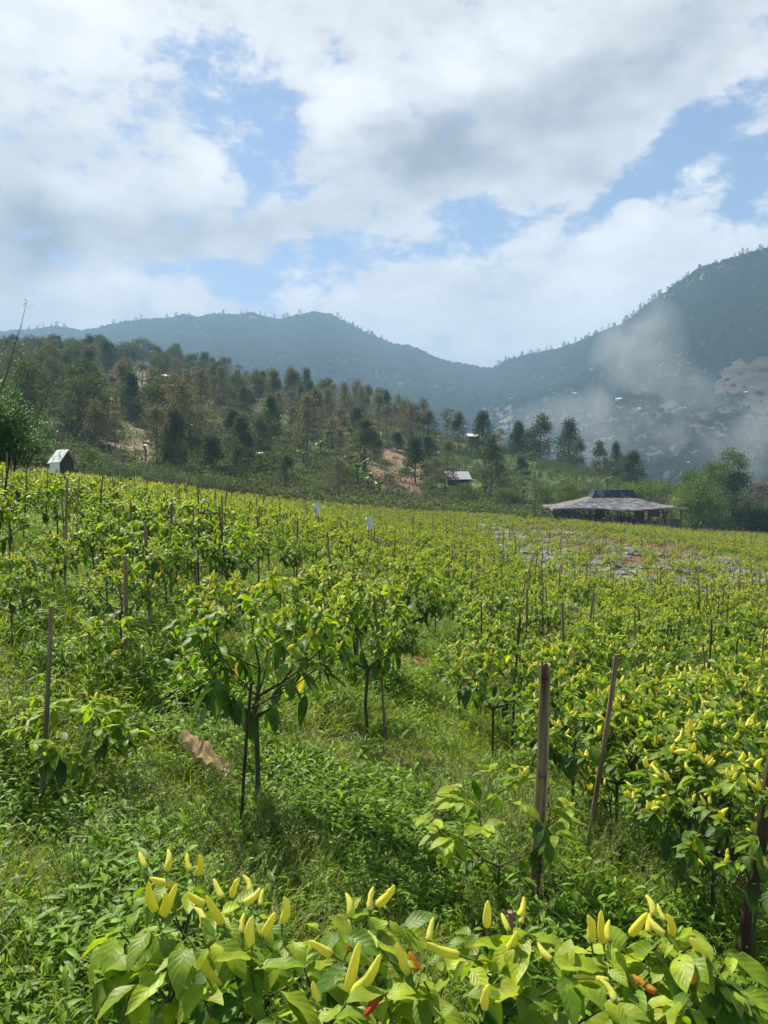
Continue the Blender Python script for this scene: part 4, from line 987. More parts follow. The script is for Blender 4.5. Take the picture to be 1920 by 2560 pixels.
for fn, lst in TL:
    for (x, yt, yb, kd, hw) in lst:
        X, Yt = fn(x, yt); _, Yb = fn(x, yb)
        p = ground_hit(X, Yb, 60, 400); tp_ = at_depth(X, Yt, p[1]); H = float(tp_[2] - p[2])
        u_ = (X - 960) / F; cd = float(np.interp(u_, [-.5, -.3, -.15, 0, .15, .3, .5], [335, 315, 252, 213, 163, 143, 122]))
        if p[1] > cd + 12:
            p = np.array([u_ * cd, cd, g(u_ * cd, cd)])
        tp_ = at_depth(X, Yt, p[1]); H = float(tp_[2] - p[2])
        if H < 2: continue
        sc = 3.318 if fn is not ZD else 2.304; halfw = hw / sc / F * p[1]
        r0 = {'brown': 1.7, 'dark': 1.8, 'mix': 1.9, 'olive': 2.4, 'slim': .9, 'bush': 1.6}[kd]; wide = halfw / (r0 * H / KIND[kd][2]); wide = min(max(wide, .85), 1.8)
        put_tree(kd, p, H, KIND[kd][1] + ' ' + zn[fn.__name__], KIND[kd][1] + 's ' + zn[fn.__name__], wide); tpos.append(p[:2])
tries = 0; nfill = 0
while nfill < 175 and tries < 6000:
    tries += 1
    u = RNG.uniform(-.52, .28); d = RNG.uniform(92, 400); x = u * d
    if not (-.52 < u < .28): continue
    cr_d = np.interp(u, [-.5, -.3, -.15, 0, .15, .3], [345, 320, 258, 215, 165, 140])
    if d > cr_d: continue
    z = g(x, d); X, Y = project(x, d, z); X = float(X); Y = float(Y)
    if any(inpoly(np.array([X]), np.array([Y]), P_)[0] for P_, _, w in h_polys): continue
    if min((x - q[0]) ** 2 + (d - q[1]) ** 2 for q in tpos) < 22: continue
    left = X < 260
    kd = RNG.choice(['dark', 'olive', 'mix', 'brown'], p=[.35, .35, .15, .15]) if left else RNG.choice(['brown', 'mix', 'dark', 'olive', 'bush', 'slim'], p=[.38, .2, .14, .08, .12, .08])
    if Y > 1195 and kd not in ('bush',) and RNG.random() < .6: kd = 'bush'
    H = {'bush': RNG.uniform(2, 3.4), 'slim': RNG.uniform(7, 10)}.get(kd, RNG.uniform(5.5, 10) * (1.1 if left else 1))
    fz = 'ZA' if X < 450 else ('ZB' if X < 820 else ('ZC' if X < 1250 else 'ZD'))
    put_tree(kd, np.array([x, d, z]), H, KIND[kd][1] + ' ' + zn[fz], KIND[kd][1] + 's ' + zn[fz], RNG.uniform(.85, 1.2)); tpos.append((x, d)); nfill += 1
# ridge trees
def joined(seed, H, R, cols, shape, sp):
    t_, c_ = tree_proto(seed, H, R, cols, .25, shape, 26, 12, .9, sp, .16)
    return t_, c_
RT = [joined(30, 11, 2.6, DK, 'round', 1), joined(31, 12, 2.2, MIX, 'oval', .8), joined(32, 10, 3, DK, 'round', 1.), joined(33, 12, 1.6, MIX, 'oval', .5)]
def ridge(X, H, lab, grp):
    u = (X - 960) / F; dc, zc = crest(np.array([u])); d = float(dc[0]) - 3; x = u * d; z = float(M(np.array([x]), np.array([d]))[0])
    t_, c_ = RT[RNG.integers(0, 4)]; s = H / 11; e = empty('ridge_tree', (x, d, z - 1), RNG.uniform(0, 6.28), s, lab, 'tree', grp); obj('trunk', t_, e); obj('crown', c_, e)
for X in np.sort(RNG.uniform(1240, 1935, 120)):
    ridge(X, RNG.uniform(5, 13) * (1 if X < 1650 else .75), 'small dark tree standing on the skyline of the right mountain', 'trees along the skyline of the right mountain')
for X in list(RNG.uniform(60, 760, 26)) + list(RNG.uniform(850, 990, 16)) + [622, 640, 655, 690, 712, 722, 845, 872, 905]:
    ridge(X, RNG.uniform(7, 14), 'tiny tree standing on the skyline of the far left mountain', 'trees along the skyline of the far mountain')
# mountain forest
FP = []
for s in range(5):
    mb = MB(); rng = np.random.default_rng(900 + s); base = np.array([.040, .088, .026]) * rng.uniform(.8, 1.25)
    if s == 4: base = np.array([.075, .11, .045])
    n = 130; v = nrm(rng.normal(0, 1, (n, 3))); v[:, 2] = np.abs(v[:, 2]) * 1.0 - .1; P = v * [1, 1, 1.1] * rng.uniform(.75, 1.05, (n, 1))
    leaves(mb, P - nrm(v) * .2, nrm(v) + rng.normal(0, .6, (n, 3)), .45, .4, .1, base * rng.uniform(.7, 1.4, (n, 1)), 2, 1, prof=w_lance, up=rng.normal(0, 1, (n, 3)))
    FP.append(mb.mesh('forest_crown', [M_tree]))
n = 90000; u = RNG.uniform(-.62, .62, n); q = RNG.random(n) ** .8
dc, _ = crest(u); d = 470 + (dc + 25 - 470) * q; x = u * d; z = M(x, d)
w, _ = open_land(x, d, z); kp = (RNG.random(n) > np.where(w > .9, .975, w * .85)) & (fbm(x / 50, d / 50, 3, 66) > .14)
x = x[kp]; d = d[kp]; z = z[kp]; sc = RNG.uniform(1.4, 3.4, len(x)) * (.75 + .55 * sstep(600, 1300, d))
nearcrest = (dc[kp] - d) < 30; sc = np.where(nearcrest, sc * .75, sc)
scatter('mountain_forest', FP, np.stack([x, d, z], 1), RNG.uniform(0, 6.28, len(x)), sc, RNG.choice([0, 1, 2, 3, 3, 4], len(x)), label='forest covering the far mountain slopes')
# hillside undergrowth and corn
UP = []
for s, (cols, h) in enumerate([(OL, .9), (LT, .8), (BR, .8), (OL + LT, 1.2)]):
    mb = MB(); rng = np.random.default_rng(40 + s); n = 130; P = rng.normal(0, 1, (n, 3)) * [.55, .55, .3] * h + [0, 0, .35 * h]; P[:, 2] = np.abs(P[:, 2]); cc = np.array(cols)[rng.integers(0, len(cols), n)] * rng.uniform(.5, 1.05, (n, 1))
    leaves(mb, P, nrm(rng.normal(0, 1, (n, 3))) + [0, 0, .6], .3, .16, .3, cc, 2, 1, prof=w_lance); UP.append(mb.mesh('undergrowth_clump', [M_tree]))
n = 9000; u = RNG.uniform(-.62, .62, n); d = np.exp(RNG.uniform(math.log(72), math.log(400), n)); x = u * d
lim = np.interp(u, EDGE_u, EDGE_d) + 5; kp = (d > lim) & (d < np.interp(u, [-.5, -.3, -.15, 0, .15, .3, .6], [355, 330, 268, 225, 175, 150, 150])); x = x[kp]; d = d[kp]; z = G(x, d)
X_, Y_ = project(x, d, z); kl = np.zeros(len(x), bool)
for i_, (P_, cc, w) in enumerate(h_polys[:5]): kl |= inpoly(X_, Y_, P_) & (RNG.random(len(x)) < .8)
kl |= inpoly(X_, Y_, h_polys[6][0]) & (RNG.random(len(x)) < .75)
x = x[~kl]; d = d[~kl]; z = z[~kl]
scatter('undergrowth', UP, np.stack([x, d, z - .1], 1), RNG.uniform(0, 6.28, len(x)), RNG.uniform(.6, 1.7, len(x)), RNG.integers(0, 4, len(x)), label='scrub and undergrowth covering the hillside between the trees')
def corn_proto(seed, cols):
    mb = MB(); rng = np.random.default_rng(seed)
    for k in range(9):
        p = np.array([rng.normal(0, .5), rng.normal(0, .5), 0]); h = rng.uniform(1.0, 1.6); tube(mb, [p, p + [0, 0, h]], [.02, .01], 3, (.12, .15, .05), 0, False)
        m = 9; a = rng.uniform(0, 6.28, m); P = p + np.stack([np.zeros(m), np.zeros(m), rng.uniform(.2, 1, m) * h], 1)
        leaves(mb, P, np.stack([np.cos(a), np.sin(a), rng.uniform(.8, 1.6, m)], 1), rng.uniform(.45, .7, m), .07, .7, np.array(cols) * rng.uniform(.75, 1.3, (m, 1)), 4, 1, prof=w_lance)
    return mb.mesh('corn_clump', [M_tree])
CP = [corn_proto(1, (.10, .15, .05)), corn_proto(2, (.13, .17, .055)), corn_proto(3, (.08, .14, .06))]
x1 = []; 
n = 5200; u = RNG.uniform(-.42, .62, n); d = RNG.uniform(60, 175, n); x = u * d; z = G(x, d); X_, Y_ = project(x, d, z)
kp = (inpoly(X_, Y_, h_polys[6][0]) | inpoly(X_, Y_, [(240,1175),(500,1190),(660,1215),(660,1240),(240,1225)]) | inpoly(X_, Y_, [(1060,1225),(1400,1215),(1400,1262),(1040,1262)]) | inpoly(X_, Y_, [(1560,1170),(1700,1170),(1700,1240),(1560,1240)])) & (d > np.interp(u, EDGE_u, EDGE_d) + 3) & (vnoise(x / 7, d / 7, 5) > .2) & ~((np.abs(x - 28) < 13) & (np.abs(d - 92) < 9))
scatter('corn_crop', CP, np.stack([x, d, z], 1)[kp], RNG.uniform(0, 6.28, kp.sum()), RNG.uniform(.7, 1.2, kp.sum()), RNG.integers(0, 3, kp.sum()), label='young corn growing on the lower hillside and behind the field')

# bananas
M_ban = leaf_mat('banana_leaf', trans=.4, rough=.4, tint=(1.3, 1.4, .5))
def banana_proto(seed):
    rng = np.random.default_rng(seed); st = MB(); fo = MB(); tube(st, [[0, 0, 0], [.03, 0, .8], [.05, .02, 1.6]], [.13, .11, .06], 8)
    n = 8; a = np.linspace(0, 6.28, n, endpoint=False) + rng.normal(0, .3, n); el = rng.uniform(.6, 2.4, n)
    leaves(fo, np.tile([.05, .02, 1.5], (n, 1)), np.stack([np.cos(a), np.sin(a), el], 1), rng.uniform(1.5, 2.1, n), rng.uniform(.38, .5, n), rng.uniform(.25, .75, n), np.array([.07, .13, .028]) * rng.uniform(.6, 1.5, (n, 1)), 9, 4, prof=w_lance, wave=.012, fold=.3)
    return st.mesh('trunk', [M_stem]), fo.mesh('foliage', [M_ban])
BP = [banana_proto(s) for s in range(3)]
bl = [(ZC,400,960,1.9),(ZC,490,1000,1.6),(ZC,1030,1015,1.5),(ZC,1370,1000,1.4),(ZC,310,880,2.),(ZC,360,780,1.8),(ZC,250,760,1.6),(ZC,60,560,1.8),(ZC,1390,830,1.7),(ZC,1650,560,1.4),(ZB,840,1090,1.7),(ZB,1190,1060,1.6),(ZB,1330,960,1.6),(ZB,1360,560,1.8),(ZB,740,1130,1.5),(ZB,250,850,1.8),
      (ZA,960,790,2.),(ZA,1090,790,2.),(ZA,680,1040,1.8),(ZA,1210,1230,1.5),(ZD,250,700,1.2),(ZD,385,690,1.2),(ZD,470,640,1.3),(ZD,735,625,1.3),(ZD,290,470,1.3),(ZD,600,500,1.3),(ZA,760,700,2.)]
for (fn, x, y, s) in bl:
    s *= .72; X, Y = fn(x, y); p = ground_hit(X, Y, 60, 400); m = BP[RNG.integers(0, 3)]; e = empty('banana_plant', p, RNG.uniform(0, 6), s, 'banana plant with drooping broad leaves on the hillside among the trees', 'banana plant', 'banana plants on the hillside'); obj('trunk', m[0], e); obj('foliage', m[1], e)
for (X, Y, s, lab) in ((1712,1318,1.55,'banana plant beside the right end of the pavilion'), (1748,1322,1.25,'banana plant with one bright upright leaf, right of the pavilion'), (1775,1318,1.6,'banana plant under the bright green trees')):
    p = ground_hit(X, Y, 60, 120); m = BP[RNG.integers(0, 3)]; e = empty('banana_plant', p, RNG.uniform(0, 6), s, lab, 'banana plant'); obj('trunk', m[0], e); obj('foliage', m[1], e)
# bright trees at the right
def special_tree(x, yt, yb, dist, halfw, cols, shape, lab, seed, crown0=.1, ncl=120, name='tree', cat='tree'):
    p = np.array(at_depth(x, yb, dist)); p[2] = g(p[0], p[1]); tp_ = at_depth(x, yt, dist); H = float(tp_[2] - p[2]); R = halfw / F * dist
    t_, c_ = tree_proto(seed, H, R, cols, crown0, shape, ncl, 60, .17 * max(1, dist / 80), 1.0, .12, spread=.13)
    e = empty(name, p, 0, 1, lab, cat); obj('trunk', t_, e); obj('crown', c_, e)
BRT = [(.10,.17,.03), (.075,.14,.028), (.14,.2,.035)]
special_tree(1828, 1122, 1310, 104, 40, BRT, 'oval', 'tallest bright green tree at the right, behind the banana plants', 71, .3, 80)
special_tree(1835, 1180, 1318, 103, 42, [(.03,.055,.02),(.04,.07,.024)], 'oval', 'dark green tree just right of the tallest bright tree', 72, .05, 90)
special_tree(1775, 1165, 1318, 101, 44, BRT, 'oval', 'bright green tree left of the tallest one', 73, .1, 100)
special_tree(1725, 1182, 1316, 100, 40, BRT, 'round', 'rounded lime green tree nearest the pavilion on its right', 74, .1, 90)
special_tree(1745, 1200, 1322, 98, 60, LT, 'round', 'low broad green tree behind the banana plants', 75, .05, 110)
special_tree(1420, 1210, 1262, 98, 30, [(.15,.2,.03),(.11,.16,.03)], 'round', 'yellow green bush left of the pavilion roof', 76, .02, 60, 'shrub', 'shrub')
special_tree(1622, 1203, 1262, 112, 42, LT, 'round', 'light green bush behind the right half of the pavilion roof', 77, .02, 60, 'shrub', 'shrub')
special_tree(1570, 1212, 1262, 112, 28, LT, 'round', 'small light green bush just right of the pavilion top', 97, .02, 50, 'shrub', 'shrub')
special_tree(1895, 1212, 1285, 112, 50, [(.16,.12,.075),(.13,.105,.06),(.10,.10,.05)], 'round', 'brown dried bush at the right edge behind the field', 78, .02, 90, 'shrub', 'shrub')
special_tree(1868, 1270, 1325, 99, 26, [(.05,.09,.03)], 'round', 'small green shrub below the brown bush', 79, .1, 50, 'shrub', 'shrub')
special_tree(1912, 1278, 1345, 97, 32, [(.022,.045,.018),(.03,.06,.02)], 'round', 'very dark green shrub cut by the right edge', 80, .02, 80, 'shrub', 'shrub')
special_tree(1790, 1300, 1330, 97, 40, LT, 'round', 'low weedy green shrub at the foot of the bright trees', 81, .02, 60, 'shrub', 'shrub')

# bamboo clump at left
rng = np.random.default_rng(9); st = MB(); fo = MB(); dist = 21.
root = np.array([-(960 + 20) / F * dist, dist, 0.]); root[2] = g(root[0], root[1])
for k in range(56):
    tx = rng.uniform(-110, 152); hy = np.interp(tx, [-120, 0, 40, 80, 120, 150], [850, 945, 970, 1000, 1045, 1095]) + rng.uniform(-15, 90)
    tp_ = at_depth(tx, hy, dist + rng.uniform(-1.5, 1.5)) - root; b = np.array([rng.normal(-.3, .5), rng.normal(0, .5), 0])
    q = np.array([b * (1 - f) + tp_ * f + np.array([0, 0, .5 * math.sin(PI * f)]) for f in np.linspace(0, 1, 9)]); tube(st, q, np.linspace(.03, .006, 9), 5)
    for _ in range(46):
        f = rng.uniform(.1, 1); i = int(f * 8); c = q[min(i, 8)] + rng.normal(0, .16, 3); m = 9; a = rng.uniform(0, 6.28, m)
        leaves(fo, c + rng.normal(0, .07, (m, 3)), np.stack([np.cos(a), np.sin(a), rng.uniform(-.9, .3, m)], 1), rng.uniform(.10, .2, m), .022, .35, np.array([.04, .095, .02]) * rng.uniform(.5, 1.9, (m, 1)), 3, 1, prof=w_lance)
e = empty('bamboo_clump', root, 0, 1, 'dense green bamboo clump at the left edge behind the field', 'bamboo'); obj('culm', st.mesh('culm', [M_stem]), e); obj('foliage', fo.mesh('foliage', [M_grass]), e)
wh = MB(); wf = MB(); px = [(-60, 1120), (-10, 1010), (18, 930), (35, 870), (52, 815), (62, 775), (68, 752)]
q = np.array([at_depth(a, b_, dist - .5) - root for a, b_ in px]); tube(wh, q, np.linspace(.016, .004, len(px)), 5)
px2 = [(85, 1075), (98, 1030), (112, 1000), (125, 965), (134, 948)]; q2 = np.array([at_depth(a, b_, dist - .6) - root for a, b_ in px2]); tube(wh, q2, np.linspace(.02, .006, len(px2)), 5)
for (a, b_) in [(45,900),(55,880),(66,865),(52,905),(40,940),(60,1000),(38,960),(128,955),(120,975),(64,757),(72,755),(30,1010),(20,900),(5,860),(2,890),(12,880)]:
    c = at_depth(a, b_, dist - .5) - root; m = 6; an = rng.uniform(0, 6.28, m); leaves(wf, c + rng.normal(0, .05, (m, 3)), np.stack([np.cos(an), np.sin(an), rng.uniform(-.6, .6, m)], 1), .11, .018, .3, np.array([.08, .13, .04]) * rng.uniform(.6, 1.5, (m, 1)), 3, 1, prof=w_lance)
o = obj('whip_shoot', wh.mesh('whip_shoot', [M_stem]), e); obj('twig_leaves', wf.mesh('twig_leaves', [M_grass]), o)

# ------------------------------------------------------------------ buildings
M_roof = simple_mat('old_thatch_roof', (.04, .036, .038), (.32, .305, .315), 2.6, .85, (.6, 1, 1), bump=.9, dist=.12, detail=10., lo=.36, hi=.74)
M_cap = simple_mat('dark_cap_roof', (.025, .028, .035), (.22, .22, .24), 1.1, .7, (1, 1, .6), bump=.6, dist=.06, lo=.5, hi=.72)
M_wood = simple_mat('grey_wood', (.06, .045, .035), (.16, .12, .09), 5, .85, (1, 1, .2))
M_weave = simple_mat('woven_bamboo_wall', (.14, .095, .06), (.30, .215, .14), 9, .85, (1, 1, 1))
pc = at_depth(1530, 1310, 92); fz = -5.45
e = empty('pavilion', (pc[0], pc[1], fz), -.06, 1, 'long open sided pavilion with a sagging grey thatched roof behind the field', 'pavilion')
hx, hy = 7.7, 4.2; rx, ry = 2.7, 1.4; ez, rz_ = 2.15, 3.3
def roofpt(side, a, t):
    ox, oy = hx, hy
    ring = [(-ox, -oy), (ox, -oy), (ox, oy), (-ox, oy)]; inn = [(-rx, -ry), (rx, -ry), (rx, ry), (-rx, ry)]
    A = np.array(ring[side]); B = np.array(ring[(side + 1) % 4]); C = np.array(inn[side]); D_ = np.array(inn[(side + 1) % 4])
    o_ = A * (1 - a) + B * a; i_ = C * (1 - a) + D_ * a; p = o_ * (1 - t) + i_ * t
    z = ez + (rz_ - ez) * (t ** 1.35) + .10 * (vnoise(np.array([p[0] * .8]), np.array([p[1] * .8]), 3)[0] - .5) + (.12 * math.sin(a * 9 + side) if t == 0 else 0)
    return [p[0], p[1], z]
mb = MB(); na, nt_ = 40, 9
for side in range(4):
    for th_ in (0, -.14):
        V = [np.array(roofpt(side, i / na, j / nt_)) + [0, 0, th_] for i in range(na + 1) for j in range(nt_ + 1)]
        a = (np.arange(na)[:, None] * (nt_ + 1) + np.arange(nt_)[None]).ravel(); mb.add(V, np.stack([a, a + nt_ + 1, a + nt_ + 2, a + 1], 1))
    V = [np.array(roofpt(side, i / na, 0)) + [0, 0, dz] for i in range(na + 1) for dz in (0, -.14 - .06 * random.Random(i + side * 50).random())]; ii = np.arange(na) * 2; mb.add(V, np.stack([ii, ii + 2, ii + 3, ii + 1], 1))
rf = obj('roof', mb.mesh('roof', [M_roof], smooth=False), e)
mb = MB(); nz = 6
for side in range(4):
    b_ = [(-rx, -ry), (rx, -ry), (rx, ry), (-rx, ry)]; t_ = [(-2.2, -.75), (2.2, -.75), (2.2, .75), (-2.2, .75)]
    A, B = np.array(b_[side]), np.array(b_[(side + 1) % 4]); C, D_ = np.array(t_[side]), np.array(t_[(side + 1) % 4]); V = []
    for i in range(21):
        for j in range(nz + 1):
            a = i / 20; f = j / nz; p = (A * (1 - a) + B * a) * (1 - f) + (C * (1 - a) + D_ * a) * f; V.append([p[0], p[1], rz_ - .05 + 1.0 * f + .05 * math.sin(i * 2.3 + j)])
    a = (np.arange(20)[:, None] * (nz + 1) + np.arange(nz)[None]).ravel(); mb.add(V, np.stack([a, a + nz + 1, a + nz + 2, a + 1], 1))
mb.add([[-2.2, -.75, .95 + rz_], [2.2, -.75, .95 + rz_], [2.2, .75, .95 + rz_], [-2.2, .75, .95 + rz_]], [[0, 1, 2, 3]])
obj('ridge_cap', mb.mesh('ridge_cap', [M_cap], smooth=False), rf)
rr_ = random.Random(3)
for yy_ in (-3.3, 3.3):
    for k, xx_ in enumerate(np.linspace(-7, 7, 9)):
        mb = MB(); zt = 2.2; xx_ = xx_ + rr_.uniform(-.2, .2); tube(mb, [[xx_, yy_, -.4], [xx_ + rr_.uniform(-.05, .05), yy_, zt * .5], [xx_, yy_, zt]], [.10, .09, .08], 7); obj('post', mb.mesh('post', [M_wood]), e)
        if k % 2: mb = MB(); tube(mb, [[xx_ - .55, yy_, zt - .05], [xx_, yy_, zt - .65], [xx_ + .55, yy_, zt - .05]], .05, 5); obj('brace', mb.mesh('brace', [M_wood]), e)
for yy_ in (-3.3, 3.3):
    mb = MB(); tube(mb, [[-7.2, yy_, 2.14], [0, yy_, 2.1], [7.2, yy_, 2.14]], .07, 6); obj('beam', mb.mesh('beam', [M_wood]), e)
def panel(x0, x1, y0, y1, z0, z1, m=M_weave):
    mb = MB(); box(mb, ((x0 + x1) / 2, (y0 + y1) / 2, (z0 + z1) / 2), (max(abs(x1 - x0), .05), max(abs(y1 - y0), .05), z1 - z0)); obj('wall_panel', mb.mesh('wall_panel', [m], smooth=False), e)
panel(-6.9, -4.9, -3.2, -3.2, -.3, 1.5, M_wood); panel(-2.2, -1.1, -1.0, -1.0, .9, 1.9, M_wood); panel(-2.8, 2.4, -3.15, -3.15, -.3, .55, M_wood); panel(2.6, 3.8, 0, 0, -.2, 1.9, M_wood)
panel(4.6, 5.9, -3.1, -3.1, -.35, 1.0); panel(5.95, 6.9, -3.1, -3.1, -.35, .95, M_wood); panel(5.0, 6.4, 2.9, 2.9, .8, 2.0); panel(-6.9, -6.9, -3.2, 3.2, -.3, 1.3, M_wood)
mb = MB(); box(mb, (0, 0, -.25), (14.8, 7.2, .2)); obj('floor', mb.mesh('floor', [simple_mat('packed_earth', (.12, .085, .06), (.2, .15, .11), 3)], smooth=False), e)
M_tin = simple_mat('pale_tin_sheet', (.25, .25, .25), (.42, .42, .41), 3, .5, (1, 8, 1), bump=.3, dist=.02)
M_tinw = simple_mat('bright_tin_sheet', (.66, .67, .68), (.82, .83, .84), 3, .35, (1, 8, 1), bump=.2)
M_darkw = simple_mat('dark_plank_wall', (.035, .028, .022), (.09, .07, .055), 4, .85, (5, 5, .4))
# tin roofed hut on the hill
p = ground_hit(1145, 1222, 70, 200); e = empty('hut', p + np.array([0, 0, -.3]), .12, p[1] / 118 * 1.0, 'small hut with a pale flat metal roof below the dark trees on the hill', 'hut')
def slab(name, c, s, m, par, R=None): mb = MB(); box(mb, c, s, R=R); return obj(name, mb.mesh(name, [m], smooth=False), par)
Rx = Matrix.Rotation(.42, 3, 'X'); slab('roof', (0, 0, 2.35), (3.8, 2.9, .07), M_tin, e, Rx); slab('wall', (-.9, 0, 1.0), (1.6, 2.0, 2.2), simple_mat('brown_plank_wall', (.09, .065, .05), (.18, .14, .11), 4, .85, (5, 5, .4)), e); slab('doorway_wall', (.85, .5, 1.0), (1.85, 1.0, 2.2), M_darkw, e)
for xx_ in (-1.7, .1, 1.7): mb = MB(); tube(mb, [[xx_, -1.2, -.2], [xx_, -1.2, 1.85]], .06, 6); obj('post', mb.mesh('post', [M_wood]), e)
# white roofed shelter
dist = 45.; b = at_depth(158, 1180, dist); gz_ = g(b[0], b[1]); pk = at_depth(160, 1117, dist)[2]; e = empty('shelter', (b[0], b[1], gz_), .85, (.62, .65, .92), 'small shelter with a bright white roof beside the bamboo clump', 'shelter'); h = pk - gz_
slab('wall', (0, .1, (h - .75) / 2), (1.35, 1.6, h - .75), M_darkw, e)
mb = MB(); mb.add([[-.6, -.8, h - .75], [.6, -.8, h - .75], [0, -.8, h - .1]], [[0, 1, 2]]); mb.add([[-.6, .8, h - .75], [.6, .8, h - .75], [0, .8, h - .1]], [[0, 2, 1]]); obj('gable', mb.mesh('gable', [M_darkw], smooth=False), e)
for sgn, nm in ((-1, 'roof_side'), (1, 'roof_side')):
    ang = .72 * sgn; slab(nm, (sgn * .48, 0, h - .40), (1.3, 2.3, .04), simple_mat('crumpled_white_roof', (.35, .35, .34), (.82, .83, .84), 2.2, .5, bump=.9, dist=.1), e, Matrix.Rotation(ang, 3, 'Y'))
slab('wall_sheet', (-.95, -.3, h - 1.35), (.04, 1.8, 1.2), M_tinw, e)
# far houses
M_hw = simple_mat('house_wall', (.3, .27, .23), (.45, .42, .38), .5, .8); M_hr = simple_mat('white_house_roof', (.62, .64, .66), (.8, .82, .84), .4, .4)
hs = [(1548,1003,18,'largest white roofed house on the slope above the smoke'),(1602,1026,15,'white roofed house just below the largest one'),(1716,1022,10,'small white house at the right amid the brown fields'),(1724,1160,13,'small white house low in the valley above the pavilion'),(1437,986,11,'white house left of the largest one'),(1290,992,10,'pale house low on the slope at centre right'),(1162,990,8,'small white house above the hilltop trees'),
      (1865,983,8,'tiny white house high at the right below the brown field'),(1897,1121,10,'pale house near the right edge in the smoke'),(1066,1027,7,'tiny white house behind the hill crest'),(1790,945,7,'tiny white hut beside the brown field'),(542,907,9,'tiny white house at the foot of the far mountain'),(1125,1034,7,'tiny white house left of the conical trees'),(1091,1052,5,'tiny white hut just above the tree line')]
for (X, Y, wpx, lab) in hs:
    p = hit(X, Y, 445, 2500, M); w_ = wpx / F * p[1]; e = empty('house', p, RNG.uniform(-.3, .5), 1, lab, 'house'); mb = MB(); box(mb, (0, 0, w_ * .12), (w_ * .9, w_ * .5, w_ * .34)); obj('wall', mb.mesh('wall', [M_hw], smooth=False), e)
    mb = MB(); a, b_, z0, z1 = w_ * .5, w_ * .38, w_ * .26, w_ * .46
    mb.add([[-a, -b_, z0], [a, -b_, z0], [a, b_, z0], [-a, b_, z0], [-a * .9, 0, z1], [a * .9, 0, z1]], [[0, 1, 5, 4], [2, 3, 4, 5]]); mb.add([[-a, -b_, z0], [a, -b_, z0], [a, b_, z0], [-a, b_, z0], [-a * .9, 0, z1], [a * .9, 0, z1]], [[1, 2, 5], [3, 0, 4]]); obj('roof', mb.mesh('roof', [M_hr], smooth=False), e)
for (X, Y, lab) in ((617,962,'white tin roof sheet of a tiny hut between the dark trees on the hill'),(417,962,'tiny white roofed hut among the trees on the left of the hill'),(1183,1117,'tiny white roofed hut on the slope above the metal roofed hut')):
    p = ground_hit(X, Y, 90, 400); e = empty('hut', p, .2, 1, lab, 'hut'); slab('roof', (0, 0, 2.4), (2.6, 2.0, .06), M_tinw, e, Matrix.Rotation(.3, 3, 'X')); slab('wall', (0, 0, 1.0), (2.2, 1.5, 2.2), M_darkw, e)
mb = MB(); p = ground_hit(ZC(1570, 560)[0], ZC(1570, 560)[1], 90, 300); tp_ = at_depth(ZC(1570, 350)[0], ZC(1570, 350)[1], p[1]); h = tp_[2] - p[2]; tube(mb, [[0, 0, 0], [0, 0, h]], [.11, .08], 7); tube(mb, [[-.2, 0, h - .15], [.3, 0, h - .1]], .1, 6)
o = obj('utility_pole', mb.mesh('utility_pole', [M_bam2]), None, p); tag(o, 'thin dark pole standing on the hill crest between conical trees', 'pole')

# ------------------------------------------------------------------ haze and smoke
def vol_mat(name, color, density, noise=None, aniso=.2):
    m = bpy.data.materials.new(name); t = nt(m); L = t.links.new
    v = N(t, 'ShaderNodeVolumePrincipled'); v.inputs['Color'].default_value = (*color, 1); v.inputs['Density'].default_value = density; v.inputs['Anisotropy'].default_value = aniso
    if noise:
        tc = N(t, 'ShaderNodeTexCoord'); ln = N(t, 'ShaderNodeVectorMath', operation='LENGTH'); L(tc.outputs['Object'], ln.inputs[0])
        geo = N(t, 'ShaderNodeNewGeometry')
        ns = N(t, 'ShaderNodeTexNoise', i_Scale=noise, i_Detail=4., i_Roughness=.55, i_Distortion=.6); L(geo.outputs['Position'], ns.inputs['Vector'])
        fall = math_(t, 'SUBTRACT', 1.0, math_(t, 'POWER', ln.outputs['Value'], 2.0), clamp=True)
        f = math_(t, 'MULTIPLY', math_(t, 'MULTIPLY', math_(t, 'SUBTRACT', ns.outputs[0], .40, clamp=True), 5.0), fall)
        f = math_(t, 'MULTIPLY', f, density); L(f, v.inputs['Density'])
    o = N(t, 'ShaderNodeOutputMaterial'); L(v.outputs[0], o.inputs['Volume']); return m
mb = MB(); box(mb, (0, 0, 162), (4400, 4400, 426)); hz = obj('haze', mb.mesh('haze', [vol_mat('haze_air', (.45, .70, .99), .00050, aniso=.0)], smooth=False)); tag(hz, kind='stuff')
def smoke(X, Y, dist, rx_, ry_, rz__, dens, tilt, ns=.05):
    c = at_depth(X, Y, dist); bm_ = MB(); n1, n2 = 16, 10; V = [[math.cos(a) * math.cos(b_), math.sin(a) * math.cos(b_), math.sin(b_)] for b_ in np.linspace(-PI / 2, PI / 2, n2) for a in np.linspace(0, 2 * PI, n1, endpoint=False)]
    i, j = np.meshgrid(np.arange(n2 - 1), np.arange(n1), indexing='ij'); i = i.ravel(); j = j.ravel(); bm_.add(V, np.stack([i * n1 + j, i * n1 + (j + 1) % n1, (i + 1) * n1 + (j + 1) % n1, (i + 1) * n1 + j], 1))
    o = obj('smoke', bm_.mesh('smoke', [vol_mat('smoke_wisp', (.82, .91, 1.0), dens, ns, .5)]), None, c, (0, tilt, 0), (rx_, ry_, rz__)); tag(o, 'thin drifting smoke rising from the valley at the right', kind='stuff')
smoke(1590, 920, 330, 22, 20, 34, .036, .25)
smoke(1800, 1110, 330, 52, 24, 24, .04, .15)
smoke(1480, 1080, 340, 44, 24, 20, .024, 0.)
smoke(1680, 1020, 335, 28, 20, 22, .03, -.4)

